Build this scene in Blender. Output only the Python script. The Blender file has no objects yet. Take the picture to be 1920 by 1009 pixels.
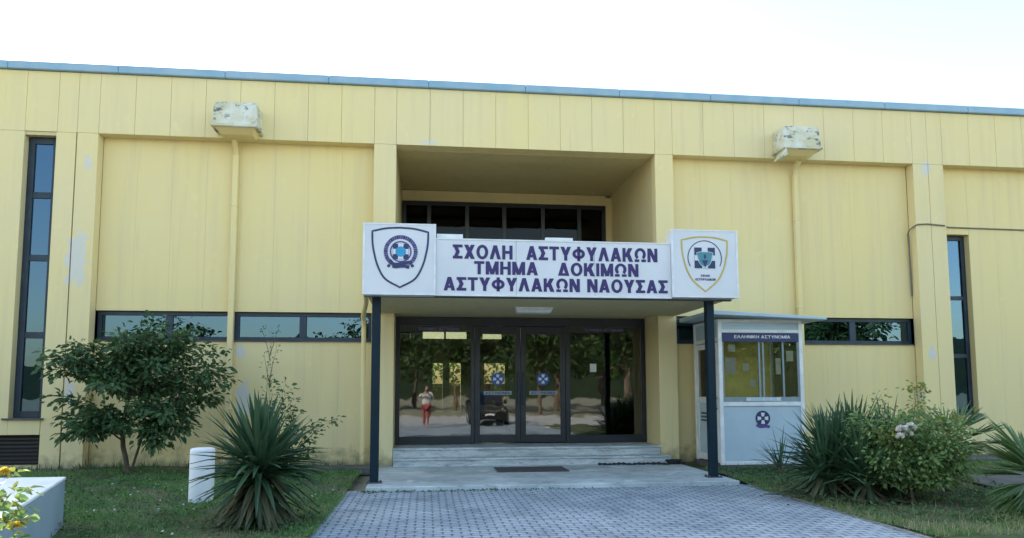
import bpy, bmesh, math, random
import numpy as np
from mathutils import Vector, Matrix
R_ = math.radians
S = bpy.context.scene
COL = S.collection

# ------------------------------------------------------------------ camera
EYE = 1.55
yaw, pitch, roll = R_(6.778), R_(5.096), R_(-0.1406)
fw = Vector((math.sin(yaw)*math.cos(pitch), math.cos(yaw)*math.cos(pitch), math.sin(pitch)))
rt = Vector((math.cos(yaw), -math.sin(yaw), 0)); up = rt.cross(fw)
r2 = math.cos(roll)*rt + math.sin(roll)*up
u2 = -math.sin(roll)*rt + math.cos(roll)*up
cd = bpy.data.cameras.new('camera'); cam = bpy.data.objects.new('camera', cd); COL.objects.link(cam)
m = Matrix.Identity(4)
for i in range(3):
    m[i][0], m[i][1], m[i][2] = r2[i], u2[i], -fw[i]
m[2][3] = EYE
cam.matrix_world = m
cd.sensor_width = 36; cd.lens = 1351.9/1920*36; cd.shift_y = (612.3-504.5)/1920
cd.clip_start = 0.02; cd.clip_end = 2000
S.camera = cam

# ------------------------------------------------------------------ light
SUN_EL, SUN_AZ = R_(30), R_(-48)      # behind the building, to the left
w = bpy.data.worlds.new('World'); S.world = w; w.use_nodes = True
nt = w.node_tree; bg = nt.nodes['Background']
sky = nt.nodes.new('ShaderNodeTexSky'); sky.sky_type = 'NISHITA'; sky.sun_disc = False
sky.sun_elevation = SUN_EL; sky.sun_rotation = SUN_AZ
sky.air_density = 1.3; sky.dust_density = 1.9; sky.ozone_density = 0.0; sky.altitude = 200
nt.links.new(sky.outputs[0], bg.inputs[0]); bg.inputs[1].default_value = 0.15
sl = bpy.data.lights.new('sun', 'SUN'); sl.energy = 4.6; sl.angle = R_(0.5); sl.color = (1, .93, .82)
so = bpy.data.objects.new('sun', sl); COL.objects.link(so)
sd = Vector((math.sin(SUN_AZ)*math.cos(SUN_EL), math.cos(SUN_AZ)*math.cos(SUN_EL), math.sin(SUN_EL)))
so.rotation_euler = sd.to_track_quat('Z', 'Y').to_euler(); so.location = (0, 0, 40)
S.view_settings.view_transform = 'Standard'; S.view_settings.look = 'None'
S.view_settings.exposure = 1.74; S.view_settings.gamma = 1; S.view_settings.use_curve_mapping = False
S.render.engine = 'CYCLES'
S.cycles.use_denoising = True
S.cycles.max_bounces = 8; S.cycles.transparent_max_bounces = 12; S.cycles.diffuse_bounces = 4
S.cycles.caustics_reflective = False; S.cycles.caustics_refractive = False

# ------------------------------------------------------------------ helpers
def tag(o, label=None, cat=None, group=None, kind=None):
    if label: o['label'] = label
    if cat: o['category'] = cat
    if group: o['group'] = group
    if kind: o['kind'] = kind
    return o
def thing(name, label, cat, loc=(0, 0, 0), group=None, rz=0):
    o = bpy.data.objects.new(name, None); COL.objects.link(o); o.location = loc; o.rotation_euler.z = rz
    o.empty_display_size = .2
    return tag(o, label, cat, group)
def chain_loc(p):
    v = Vector((0, 0, 0))
    while p is not None:
        v += p.location; p = p.parent
    return v
def link_mesh(name, me, mat, parent=None, loc=None):
    o = bpy.data.objects.new(name, me); COL.objects.link(o)
    if mat: me.materials.append(mat)
    if parent is not None: o.parent = parent
    elif loc is not None: o.location = loc
    return o
class MB:
    """collects pieces in world coordinates and links them as one mesh object"""
    def __init__(s): s.v = []; s.f = []; s.smooth = []
    def add(s, vs, fs, smooth=False):
        n = len(s.v); s.v += [tuple(v) for v in vs]
        s.f += [tuple(i+n for i in f) for f in fs]; s.smooth += [smooth]*len(fs)
        return s
    def box(s, x0, x1, y0, y1, z0, z1):
        return s.add([(x0,y0,z0),(x1,y0,z0),(x1,y1,z0),(x0,y1,z0),(x0,y0,z1),(x1,y0,z1),(x1,y1,z1),(x0,y1,z1)],
                     [(0,3,2,1),(4,5,6,7),(0,1,5,4),(1,2,6,5),(2,3,7,6),(3,0,4,7)])
    def hexa(s, lo, hi):     # two rings of four points, lower and upper, counter-clockwise seen from above
        return s.add(list(lo)+list(hi), [(0,3,2,1),(4,5,6,7),(0,1,5,4),(1,2,6,5),(2,3,7,6),(3,0,4,7)])
    def prism(s, poly, y0, y1):  # polygon of (x, z), extruded along y
        n = len(poly)
        vs = [(x,y0,z) for x,z in poly]+[(x,y1,z) for x,z in poly]
        return s.add(vs, [tuple(range(n)), tuple(range(2*n-1, n-1, -1))]+[(i, i+n, (i+1)%n+n, (i+1)%n) for i in range(n)])
    def strip(s, pts, wd, y0, y1, closed=False):   # a flat line of width wd along (x, z) points
        P = [Vector(p) for p in pts]; n = len(P); L = []; Rr = []
        for i in range(n):
            a = P[(i-1)%n] if closed or i else P[i]; b = P[(i+1)%n] if closed or i < n-1 else P[i]
            d = (b-a).normalized(); nn = Vector((-d.y, d.x))*wd/2
            L.append(P[i]+nn); Rr.append(P[i]-nn)
        for i in range(n if closed else n-1):
            j = (i+1)%n
            q = [L[i], L[j], Rr[j], Rr[i]]
            s.prism([(v.x, v.y) for v in q], y0, y1)
        return s
    def disc(s, cx, cz, r, y0, y1, n=24, sx=1, sz=1):
        return s.prism([(cx+math.cos(2*math.pi*i/n)*r*sx, cz+math.sin(2*math.pi*i/n)*r*sz) for i in range(n)], y0, y1)
    def tube(s, pts, rad, n=8, cap=True):
        P = [Vector(p) for p in pts]; k = len(P)
        if not hasattr(rad, '__len__'): rad = [rad]*k
        vs = []; ref = Vector((0.31, 0.77, 0.55))
        for i in range(k):
            d = (P[min(i+1,k-1)]-P[max(i-1,0)]).normalized()
            if abs(d.dot(ref)) > .95: ref = Vector((1, 0, 0))
            a = d.cross(ref).normalized(); b = d.cross(a)
            for j in range(n):
                t = 2*math.pi*j/n
                vs.append(P[i]+(a*math.cos(t)+b*math.sin(t))*rad[i])
        fs = [(i*n+j, i*n+(j+1)%n, (i+1)*n+(j+1)%n, (i+1)*n+j) for i in range(k-1) for j in range(n)]
        s.add(vs, fs, True)
        if cap:
            s.add([v for v in vs[:n]], [tuple(range(n))]); s.add([v for v in vs[-n:]], [tuple(range(n-1,-1,-1))])
        return s
    def build(s, name, mat, parent=None, loc=None, bevel=0, segs=1):
        off = chain_loc(parent) if parent is not None else Vector(loc or (0, 0, 0))
        me = bpy.data.meshes.new(name)
        me.from_pydata([(x-off.x, y-off.y, z-off.z) for x, y, z in s.v], [], s.f)
        me.polygons.foreach_set('use_smooth', s.smooth)
        bm = bmesh.new(); bm.from_mesh(me); bmesh.ops.recalc_face_normals(bm, faces=bm.faces[:]); bm.to_mesh(me); bm.free()
        o = link_mesh(name, me, mat, parent, loc)
        if bevel:
            b = o.modifiers.new('bevel', 'BEVEL'); b.width = bevel; b.segments = segs; b.limit_method = 'ANGLE'
        return o

# ---- materials
def nodes(name):
    mt = bpy.data.materials.new(name); mt.use_nodes = True
    t = mt.node_tree; return mt, t, t.nodes, t.links, t.nodes['Principled BSDF']
def N(t, kind, **kw):
    n = t.nodes.new(kind)
    for k, v in kw.items():
        if hasattr(n, k): setattr(n, k, v)
        else: n.inputs[k].default_value = v
    return n
def mixc(t, fac, a, b, mode='MIX'):
    n = t.nodes.new('ShaderNodeMix'); n.data_type = 'RGBA'; n.blend_type = mode
    for sock, val in ((0, fac), (6, a), (7, b)):
        if hasattr(val, 'is_output') or hasattr(val, 'links'): t.links.new(val, n.inputs[sock])
        else: n.inputs[sock].default_value = val if sock == 0 else (*val, 1)
    return n.outputs[2]
def ramp(t, fac, lo, hi):
    n = t.nodes.new('ShaderNodeMapRange'); n.clamp = True
    t.links.new(fac, n.inputs[0]); n.inputs[1].default_value = lo; n.inputs[2].default_value = hi
    return n.outputs[0]
def wpos(t, scale=(1, 1, 1)):
    g = t.nodes.new('ShaderNodeNewGeometry'); mp = t.nodes.new('ShaderNodeMapping')
    mp.inputs['Scale'].default_value = scale; t.links.new(g.outputs['Position'], mp.inputs[0]); return mp.outputs[0]
def opos(t, scale=(1, 1, 1)):
    g = t.nodes.new('ShaderNodeTexCoord'); mp = t.nodes.new('ShaderNodeMapping')
    mp.inputs['Scale'].default_value = scale; t.links.new(g.outputs['Object'], mp.inputs[0]); return mp.outputs[0]
def noise(t, vec, scale, detail=4, rough=.55):
    n = N(t, 'ShaderNodeTexNoise', Scale=scale, Detail=detail, Roughness=rough); t.links.new(vec, n.inputs['Vector'])
    return n.outputs['Fac']
def bump(t, bs, fac, strength=.3, dist=.01):
    b = N(t, 'ShaderNodeBump', Strength=strength, Distance=dist); t.links.new(fac, b.inputs['Height'])
    t.links.new(b.outputs[0], bs.inputs['Normal']); return b
def simple(name, c, rough=.6, c2=None, scale=6, metal=0, bmp=0, spec=.5, sc3=(1, 1, 1), lo=.35, hi=.65):
    mt, t, nd, lk, bs = nodes(name)
    bs.inputs['Roughness'].default_value = rough; bs.inputs['Metallic'].default_value = metal
    bs.inputs['Specular IOR Level'].default_value = spec
    c2 = c2 or tuple(v*.85 for v in c)
    f = noise(t, opos(t, sc3), scale)
    lk.new(mixc(t, ramp(t, f, lo, hi), c, c2), bs.inputs['Base Color'])
    if bmp: bump(t, bs, noise(t, opos(t), scale*8), bmp, .004)
    return mt

def wall_paint(name, base, alt, patches=(), pc=(.64, .61, .53)):
    """yellow house paint: blotches, rain streaks, flaked patches of bare plaster at given (x, z, rx, rz)"""
    mt, t, nd, lk, bs = nodes(name)
    bs.inputs['Roughness'].default_value = .75; bs.inputs['Specular IOR Level'].default_value = .25
    p = wpos(t)
    c = mixc(t, ramp(t, noise(t, p, .45, 5), .35, .68), base, alt)
    st = noise(t, wpos(t, (2.6, 2.6, .16)), 1.6, 5, .6)
    c = mixc(t, ramp(t, st, .5, .82), c, tuple(v*.90 for v in alt))
    c = mixc(t, ramp(t, noise(t, wpos(t, (5, 5, .22)), 1.2, 6, .65), .62, .84), c, tuple(v*.84 for v in alt))
    c = mixc(t, ramp(t, noise(t, p, 3.2, 7, .65), .60, .74), c, tuple(min(1, v*1.04+.01) for v in base))
    # dirt rising from the foot of the wall
    sep = nd.new('ShaderNodeSeparateXYZ'); g = nd.new('ShaderNodeNewGeometry'); lk.new(g.outputs['Position'], sep.inputs[0])
    ft = nd.new('ShaderNodeMath'); ft.operation = 'MULTIPLY_ADD'; lk.new(noise(t, p, 5, 6), ft.inputs[0]); ft.inputs[1].default_value = -1.1; lk.new(sep.outputs['Z'], ft.inputs[2])
    c = mixc(t, ramp(t, ft.outputs[0], -.12, -.62), c, (.20, .19, .12))
    if patches:
        nz = noise(t, p, 7, 5, .6); total = None
        for (x, z, rx, rz) in patches:
            mp = nd.new('ShaderNodeMapping'); mp.vector_type = 'POINT'
            lk.new(g.outputs['Position'], mp.inputs[0])
            mp.inputs['Scale'].default_value = (1/rx, 0, 1/rz); mp.inputs['Location'].default_value = (-x/rx, 0, -z/rz)
            ln = nd.new('ShaderNodeVectorMath'); ln.operation = 'LENGTH'; lk.new(mp.outputs[0], ln.inputs[0])
            ad = nd.new('ShaderNodeMath'); ad.operation = 'MULTIPLY_ADD'; lk.new(nz, ad.inputs[0]); ad.inputs[1].default_value = 2.2
            lk.new(ln.outputs['Value'], ad.inputs[2])
            mk = ramp(t, ad.outputs[0], 2.0, 1.9)
            if total is None: total = mk
            else:
                mx = nd.new('ShaderNodeMath'); mx.operation = 'MAXIMUM'; lk.new(total, mx.inputs[0]); lk.new(mk, mx.inputs[1]); total = mx.outputs[0]
        c = mixc(t, total, c, pc)
    lk.new(c, bs.inputs['Base Color'])
    bump(t, bs, noise(t, p, 60, 4), .12, .004)
    return mt

YEL, YEL2 = (.77, .635, .315), (.74, .625, .36)
PATCH = [(-6.62, 4.1, .20, .62), (-3.55, 1.35, .17, .38), (-3.62, 2.35, .12, .14), (10.86, 2.35, .12, .16), (10.55, 1.42, .13, .26),
         (12.75, 1.75, .06, .22), (10.95, 6.42, .15, .20), (-6.62, 1.55, .12, .25), (-6.5, 5.9, .07, .2), (.0, 6.6, .22, .05)]
M = {}
M['wall'] = wall_paint('yellow paint', YEL, YEL2, PATCH)
M['panel'] = wall_paint('yellow panel paint', (.78, .635, .30), (.755, .63, .34), PATCH[1:3])
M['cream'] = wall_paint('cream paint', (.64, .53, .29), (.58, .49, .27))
M['concrete'] = simple('bare concrete', (.30, .285, .23), .85, (.20, .19, .15), 1.5, bmp=.3)
M['coping'] = simple('blue sheet metal', (.22, .37, .50), .55, (.29, .42, .52), 3, bmp=.05)
M['frame'] = simple('dark blue frame', (.008, .020, .036), .5, (.016, .036, .06), 4)
M['doorframe'] = simple('dark anodised frame', (.012, .016, .022), .35, (.018, .022, .03), 4)
M['post'] = simple('dark blue post paint', (.006, .019, .030), .6, (.008, .022, .034), 5, bmp=.1, spec=.2)
M['white'] = simple('white paint', (.78, .79, .80), .5, (.70, .72, .74), 3)
M['signwhite'] = simple('white sign sheet', (.66, .67, .71), .42, (.60, .615, .66), 1.6)
M['letter'] = simple('navy lettering', (.020, .009, .105), .45, (.022, .011, .11), 5)
M['navy'] = simple('navy print', (.015, .028, .115), .45)
M['purple'] = simple('violet print', (.07, .05, .24), .5)
M['lilac'] = simple('pale lilac print', (.20, .17, .40), .5)
M['skyblue'] = simple('bright blue print', (.02, .24, .55), .45, (.02, .33, .5), 12)
M['greyband'] = simple('grey film', (.26, .30, .36), .5)
M['deepblue'] = simple('deep blue print', (.02, .09, .36), .5)
M['teal'] = simple('teal print', (.06, .24, .30), .5)
M['ochre'] = simple('ochre line', (.52, .42, .09), .5)
M['boothpanel'] = simple('pale blue grey panel', (.43, .54, .61), .5, (.38, .49, .56), 2)
M['boothframe'] = simple('white aluminium', (.74, .76, .78), .4)
M['paper'] = simple('paper', (.7, .72, .70), .8)
M['black'] = simple('black rubber', (.02, .02, .022), .7)
M['mat'] = simple('brown coir mat', (.085, .07, .075), .95, (.06, .05, .055), 30, bmp=.4)
M['marble'] = None
M['cable'] = simple('grey cable', (.17, .17, .15), .6)
M['lamp'] = simple('opal lamp cover', (.75, .77, .78), .35)
M['bark'] = simple('bark', (.075, .055, .04), .9, (.13, .10, .075), 14, bmp=.6, sc3=(1, 1, .3))
M['stem'] = simple('green stem', (.10, .12, .045), .7)
M['kerb'] = simple('dark concrete', (.12, .12, .115), .9, (.075, .075, .075), 3, bmp=.4)
M['lobbywall'] = simple('lobby wall', (.55, .47, .24), .8)
M['lobbyfloor'] = simple('lobby floor', (.30, .29, .27), .35)
M['lobbydark'] = simple('lobby dark', (.14, .13, .11), .8)

def hopper_mat():
    mt, t, nd, lk, bs = nodes('flaking white paint'); bs.inputs['Roughness'].default_value = .8
    p = wpos(t)
    c = mixc(t, ramp(t, noise(t, p, 3.5, 5), .42, .6), (.66, .66, .58), (.56, .53, .36))
    c = mixc(t, ramp(t, noise(t, wpos(t, (1, 1, 1.6)), 4.0, 9, .75), .535, .60), c, (.13, .14, .15))
    lk.new(c, bs.inputs['Base Color']); bump(t, bs, noise(t, p, 14, 6), .6, .02); return mt
M['hopper'] = hopper_mat()
def marble_mat():
    mt, t, nd, lk, bs = nodes('worn marble'); bs.inputs['Roughness'].default_value = .5
    p = wpos(t, (.7, 2, 3))
    c = mixc(t, ramp(t, noise(t, p, 2.2, 8, .65), .38, .7), (.60, .64, .65), (.28, .32, .34))
    c = mixc(t, ramp(t, noise(t, wpos(t, (.8, 1, 6)), 5, 9, .75), .53, .64), c, (.17, .19, .18))
    lk.new(c, bs.inputs['Base Color']); bump(t, bs, noise(t, p, 30), .2, .004); return mt
M['marble'] = marble_mat()
def slab_mat():
    mt, t, nd, lk, bs = nodes('stained concrete slab'); bs.inputs['Roughness'].default_value = .7
    p = wpos(t)
    c = mixc(t, ramp(t, noise(t, p, 1.3, 6), .35, .7), (.56, .61, .61), (.33, .38, .38))
    c = mixc(t, ramp(t, noise(t, wpos(t, (1, 2.5, 1)), 4, 9, .75), .53, .66), c, (.19, .21, .19))
    c = mixc(t, ramp(t, noise(t, p, 2.4, 5, .5), .60, .68), c, (.62, .66, .65))
    lk.new(c, bs.inputs['Base Color']); bump(t, bs, noise(t, p, 40), .25, .005); return mt
M['slab'] = slab_mat()
def paver_mat():
    mt, t, nd, lk, bs = nodes('interlocking pavers'); bs.inputs['Roughness'].default_value = .8
    b = N(t, 'ShaderNodeTexBrick', Scale=1.0); b.offset = .5
    b.inputs['Mortar Size'].default_value = .011; b.inputs['Brick Width'].default_value = .20; b.inputs['Row Height'].default_value = .105
    b.inputs['Mortar Smooth'].default_value = .35; b.inputs['Bias'].default_value = 0
    b.inputs['Color1'].default_value = (.35, .41, .46, 1); b.inputs['Color2'].default_value = (.44, .50, .55, 1); b.inputs['Mortar'].default_value = (.15, .175, .175, 1)
    wob = nd.new('ShaderNodeVectorMath'); wob.operation = 'MULTIPLY_ADD'
    nz = N(t, 'ShaderNodeTexNoise', Scale=9.0); lk.new(wpos(t), nz.inputs['Vector']); lk.new(nz.outputs['Color'], wob.inputs[0])
    wob.inputs[1].default_value = (.022, .022, 0); lk.new(wpos(t), wob.inputs[2]); lk.new(wob.outputs[0], b.inputs['Vector'])
    # dark dimples where the notched stones meet
    def lattice(off):
        mp = nd.new('ShaderNodeMapping'); mp.inputs['Location'].default_value = off; lk.new(wob.outputs[0], mp.inputs[0])
        fr = nd.new('ShaderNodeVectorMath'); fr.operation = 'MODULO'; ad = nd.new('ShaderNodeVectorMath'); ad.operation = 'ADD'
        ad.inputs[1].default_value = (200, 210, 0); lk.new(mp.outputs[0], ad.inputs[0]); lk.new(ad.outputs[0], fr.inputs[0]); fr.inputs[1].default_value = (.20, .21, 1)
        sb = nd.new('ShaderNodeVectorMath'); sb.operation = 'SUBTRACT'; lk.new(fr.outputs[0], sb.inputs[0]); sb.inputs[1].default_value = (.10, .105, 0)
        ml = nd.new('ShaderNodeVectorMath'); ml.operation = 'MULTIPLY'; lk.new(sb.outputs[0], ml.inputs[0]); ml.inputs[1].default_value = (1, 1, 0)
        ln = nd.new('ShaderNodeVectorMath'); ln.operation = 'LENGTH'; lk.new(ml.outputs[0], ln.inputs[0])
        return ramp(t, ln.outputs['Value'], .030, .017)
    mx = nd.new('ShaderNodeMath'); mx.operation = 'MAXIMUM'; lk.new(lattice((0, 0, 0)), mx.inputs[0]); lk.new(lattice((.10, .105, 0)), mx.inputs[1])
    c = mixc(t, mx.outputs[0], b.outputs['Color'], (.085, .10, .095))
    c = mixc(t, ramp(t, noise(t, wpos(t, (1, .35, 1)), 1.7, 7, .65), .52, .72), c, (.60, .62, .62), 'MULTIPLY')
    c = mixc(t, ramp(t, noise(t, wpos(t), .9, 6), .40, .72), c, (.62, .66, .70), 'MULTIPLY')
    c = mixc(t, ramp(t, noise(t, wpos(t), 30, 4), .45, .8), c, (.75, .75, .75), 'MULTIPLY')
    c = mixc(t, ramp(t, noise(t, wpos(t), 2.6, 8, .7), .56, .66), c, (.72, .75, .72), 'MULTIPLY')
    c = mixc(t, ramp(t, noise(t, wpos(t, (.6, 3, 1)), 1.1, 5, .6), .58, .72), c, (.78, .78, .76), 'MULTIPLY')
    lk.new(c, bs.inputs['Base Color'])
    iv = nd.new('ShaderNodeMath'); iv.operation = 'ADD'; lk.new(b.outputs['Fac'], iv.inputs[0]); lk.new(mx.outputs[0], iv.inputs[1])
    bb = bump(t, bs, iv.outputs[0], .5, .008); bb.invert = True
    return mt
M['paver'] = paver_mat()
def soil_mat(name='soil under grass', a=(.04, .085, .028), b=(.14, .13, .085)):
    mt, t, nd, lk, bs = nodes(name); bs.inputs['Roughness'].default_value = .95; bs.inputs['Specular IOR Level'].default_value = .1
    c = mixc(t, ramp(t, noise(t, wpos(t), 1.1, 6), .4, .62), a, b)
    c = mixc(t, ramp(t, noise(t, wpos(t), 22, 5), .5, .7), c, (.11, .10, .06))
    lk.new(c, bs.inputs['Base Color']); bump(t, bs, noise(t, wpos(t), 18, 6), .7, .03); return mt
M['soil'] = soil_mat()
M['ground'] = soil_mat('dry ground', (.24, .24, .17), (.32, .29, .21))
M['asphalt'] = simple('pale asphalt', (.46, .45, .42), .9, (.38, .38, .36), 1, bmp=.3)
def glass_mat(name, refl, tint, rough=0.0, gc=(.95, .97, 1)):
    mt, t, nd, lk, bs = nodes(name); nd.remove(bs)
    gl = N(t, 'ShaderNodeBsdfGlossy', Roughness=rough); gl.inputs['Color'].default_value = (*gc, 1)
    tr = nd.new('ShaderNodeBsdfTransparent'); tr.inputs['Color'].default_value = (*tint, 1)
    bp = bump(t, gl, noise(t, opos(t), 1.6, 2), .10, .02)
    fr = N(t, 'ShaderNodeFresnel', IOR=1.5)
    mr = nd.new('ShaderNodeMapRange'); lk.new(fr.outputs[0], mr.inputs[0]); mr.inputs[1].default_value = .04; mr.inputs[2].default_value = 1; mr.inputs[3].default_value = refl; mr.inputs[4].default_value = 1
    mx = nd.new('ShaderNodeMixShader'); lk.new(mr.outputs[0], mx.inputs[0]); lk.new(tr.outputs[0], mx.inputs[1]); lk.new(gl.outputs[0], mx.inputs[2])
    lk.new(mx.outputs[0], nd['Material Output'].inputs[0])
    return mt
M['glass'] = glass_mat('window glass', .30, (.24, .30, .33), 0, (.20, .34, .50))
M['doorglass'] = glass_mat('door glass', .12, (.40, .42, .37), .02)
M['boothglass'] = glass_mat('booth glass', .075, (.90, .90, .84))
M['terraceglass'] = glass_mat('terrace glass', .015, (.04, .05, .05))
def leaf_mat(name, a, b, c=None, trans=.25, rough=.5, tipdry=None):
    mt, t, nd, lk, bs = nodes(name)
    g = nd.new('ShaderNodeNewGeometry')
    col = mixc(t, g.outputs['Random Per Island'], a, b)
    if c: col = mixc(t, ramp(t, noise(t, opos(t), 2.2, 3), .50, .66), col, c)
    lk.new(col, bs.inputs['Base Color']); bs.inputs['Roughness'].default_value = rough; bs.inputs['Specular IOR Level'].default_value = .35
    tl = nd.new('ShaderNodeBsdfTranslucent'); lk.new(col, tl.inputs[0])
    mx = nd.new('ShaderNodeMixShader'); mx.inputs[0].default_value = trans
    lk.new(bs.outputs[0], mx.inputs[1]); lk.new(tl.outputs[0], mx.inputs[2]); lk.new(mx.outputs[0], nd['Material Output'].inputs[0])
    return mt
M['treeleaf'] = leaf_mat('dark green leaves', (.032, .080, .034), (.11, .19, .075), (.07, .14, .055))
M['yucca'] = leaf_mat('yucca leaves', (.026, .070, .036), (.080, .150, .075), None, .15, .45)
M['yuccadry'] = leaf_mat('dry yucca leaves', (.10, .075, .035), (.20, .16, .08), None, .2, .7)
M['yuccaskirt'] = leaf_mat('dull lower yucca leaves', (.045, .08, .045), (.13, .13, .07), None, .15, .6)
M['rose'] = leaf_mat('rose leaves', (.11, .21, .07), (.28, .38, .14), (.17, .26, .09), .35)
M['roseyoung'] = leaf_mat('yellow green young leaves', (.16, .19, .04), (.26, .26, .05), None, .4)
M['palm'] = leaf_mat('palm leaves', (.07, .15, .06), (.17, .26, .10), None, .25, .4)
M['grass'] = leaf_mat('grass blades', (.08, .22, .05), (.19, .35, .10), (.25, .33, .13), .3, .6)
M['drygrass'] = leaf_mat('dry grass blades', (.22, .22, .10), (.40, .36, .20), None, .3, .7)
M['weed'] = leaf_mat('weed leaves', (.05, .11, .045), (.11, .19, .08), None, .3)
M['petalwhite'] = leaf_mat('white petals', (.72, .70, .66), (.78, .74, .70), None, .3)
M['petalyellow'] = leaf_mat('yellow petals', (.72, .50, .05), (.75, .60, .12), None, .3)
M['clover'] = leaf_mat('white clover heads', (.5, .52, .48), (.65, .66, .6), None, .2)
M['backleaf'] = leaf_mat('tree leaves', (.022, .055, .018), (.06, .11, .03), (.05, .09, .02), .25)

rng = np.random.default_rng(7)
random.seed(3)
def mesh_np(name, verts, faces_quads, mat, parent=None, loc=None, smooth=False):
    off = np.array(chain_loc(parent) if parent is not None else (loc or (0, 0, 0)))
    me = bpy.data.meshes.new(name); v = np.asarray(verts, float)-off; f = np.asarray(faces_quads, np.int32); k = f.shape[1]
    me.vertices.add(len(v)); me.vertices.foreach_set('co', v.ravel())
    me.loops.add(f.size); me.loops.foreach_set('vertex_index', f.ravel())
    me.polygons.add(len(f)); me.polygons.foreach_set('loop_start', np.arange(len(f), dtype=np.int32)*k)
    me.polygons.foreach_set('use_smooth', np.full(len(f), smooth))
    me.update(calc_edges=True); me.validate()
    return link_mesh(name, me, mat, parent, loc)
def nrm(a): return a/np.maximum(np.linalg.norm(a, axis=-1, keepdims=True), 1e-9)
def leaf_geo(c, d, n, L, W, fold=.18):
    """pointed leaves, six points each: c base, d direction, n face normal"""
    d = nrm(d); s = nrm(np.cross(d, n)); n2 = np.cross(s, d)
    L = np.broadcast_to(L, (len(c),))[:, None]; W = np.broadcast_to(W, (len(c),))[:, None]
    dn = np.array([0, 0, -1.])
    p0 = c; p1 = c+d*L*.38+s*W*.5+n2*W*fold; p2 = c+d*L*.75+s*W*.34+n2*W*fold*.5+dn*L*.05; p3 = c+d*L+dn*L*.14
    p4 = c+d*L*.75-s*W*.34+n2*W*fold*.5+dn*L*.05; p5 = c+d*L*.38-s*W*.5+n2*W*fold; pm = c+d*L*.55+dn*L*.03
    V = np.stack([p0, p1, p2, p3, p4, p5, pm], 1).reshape(-1, 3)
    b = np.arange(len(c))[:, None]*7
    F = np.concatenate([b+np.array([[0, 1, 2, 6]]), b+np.array([[6, 2, 3, 4]]), b+np.array([[0, 6, 4, 5]])], 0)
    return V, F
def blade_geo(base, d, L, W, droop, seg=5, wf=None, fold=.25):
    """long sword blades bending down along their length"""
    n = len(base); d = nrm(d); s = nrm(np.cross(d, np.array([0, 0, 1.])+1e-4)); upv = np.cross(s, d)
    wf = wf or (lambda t: (1-t)**.6*(.55+.45*min(1, t*5)))
    V = []
    for i in range(seg+1):
        t = i/seg
        p = base+d*(L*t)[:, None]+np.array([0, 0, -1.])*(droop*L*t*t)[:, None]
        w = (W*max(wf(t), .03))[:, None]
        V += [p-s*w/2+upv*w*fold, p, p+s*w/2+upv*w*fold]
    V = np.stack(V, 1); k = 3*(seg+1); b = np.arange(n)[:, None]*k
    F = [b+np.array([[3*i+j, 3*i+j+1, 3*i+j+4, 3*i+j+3]]) for i in range(seg) for j in (0, 1)]
    return V.reshape(-1, 3), np.concatenate(F, 0)
def merge(parts):
    vs, fs, n = [], [], 0
    for v, f in parts: vs.append(v); fs.append(f+n); n += len(v)
    return np.concatenate(vs), np.concatenate(fs)
def sphere_dirs(n):
    return nrm(rng.normal(size=(n, 3)))

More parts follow.
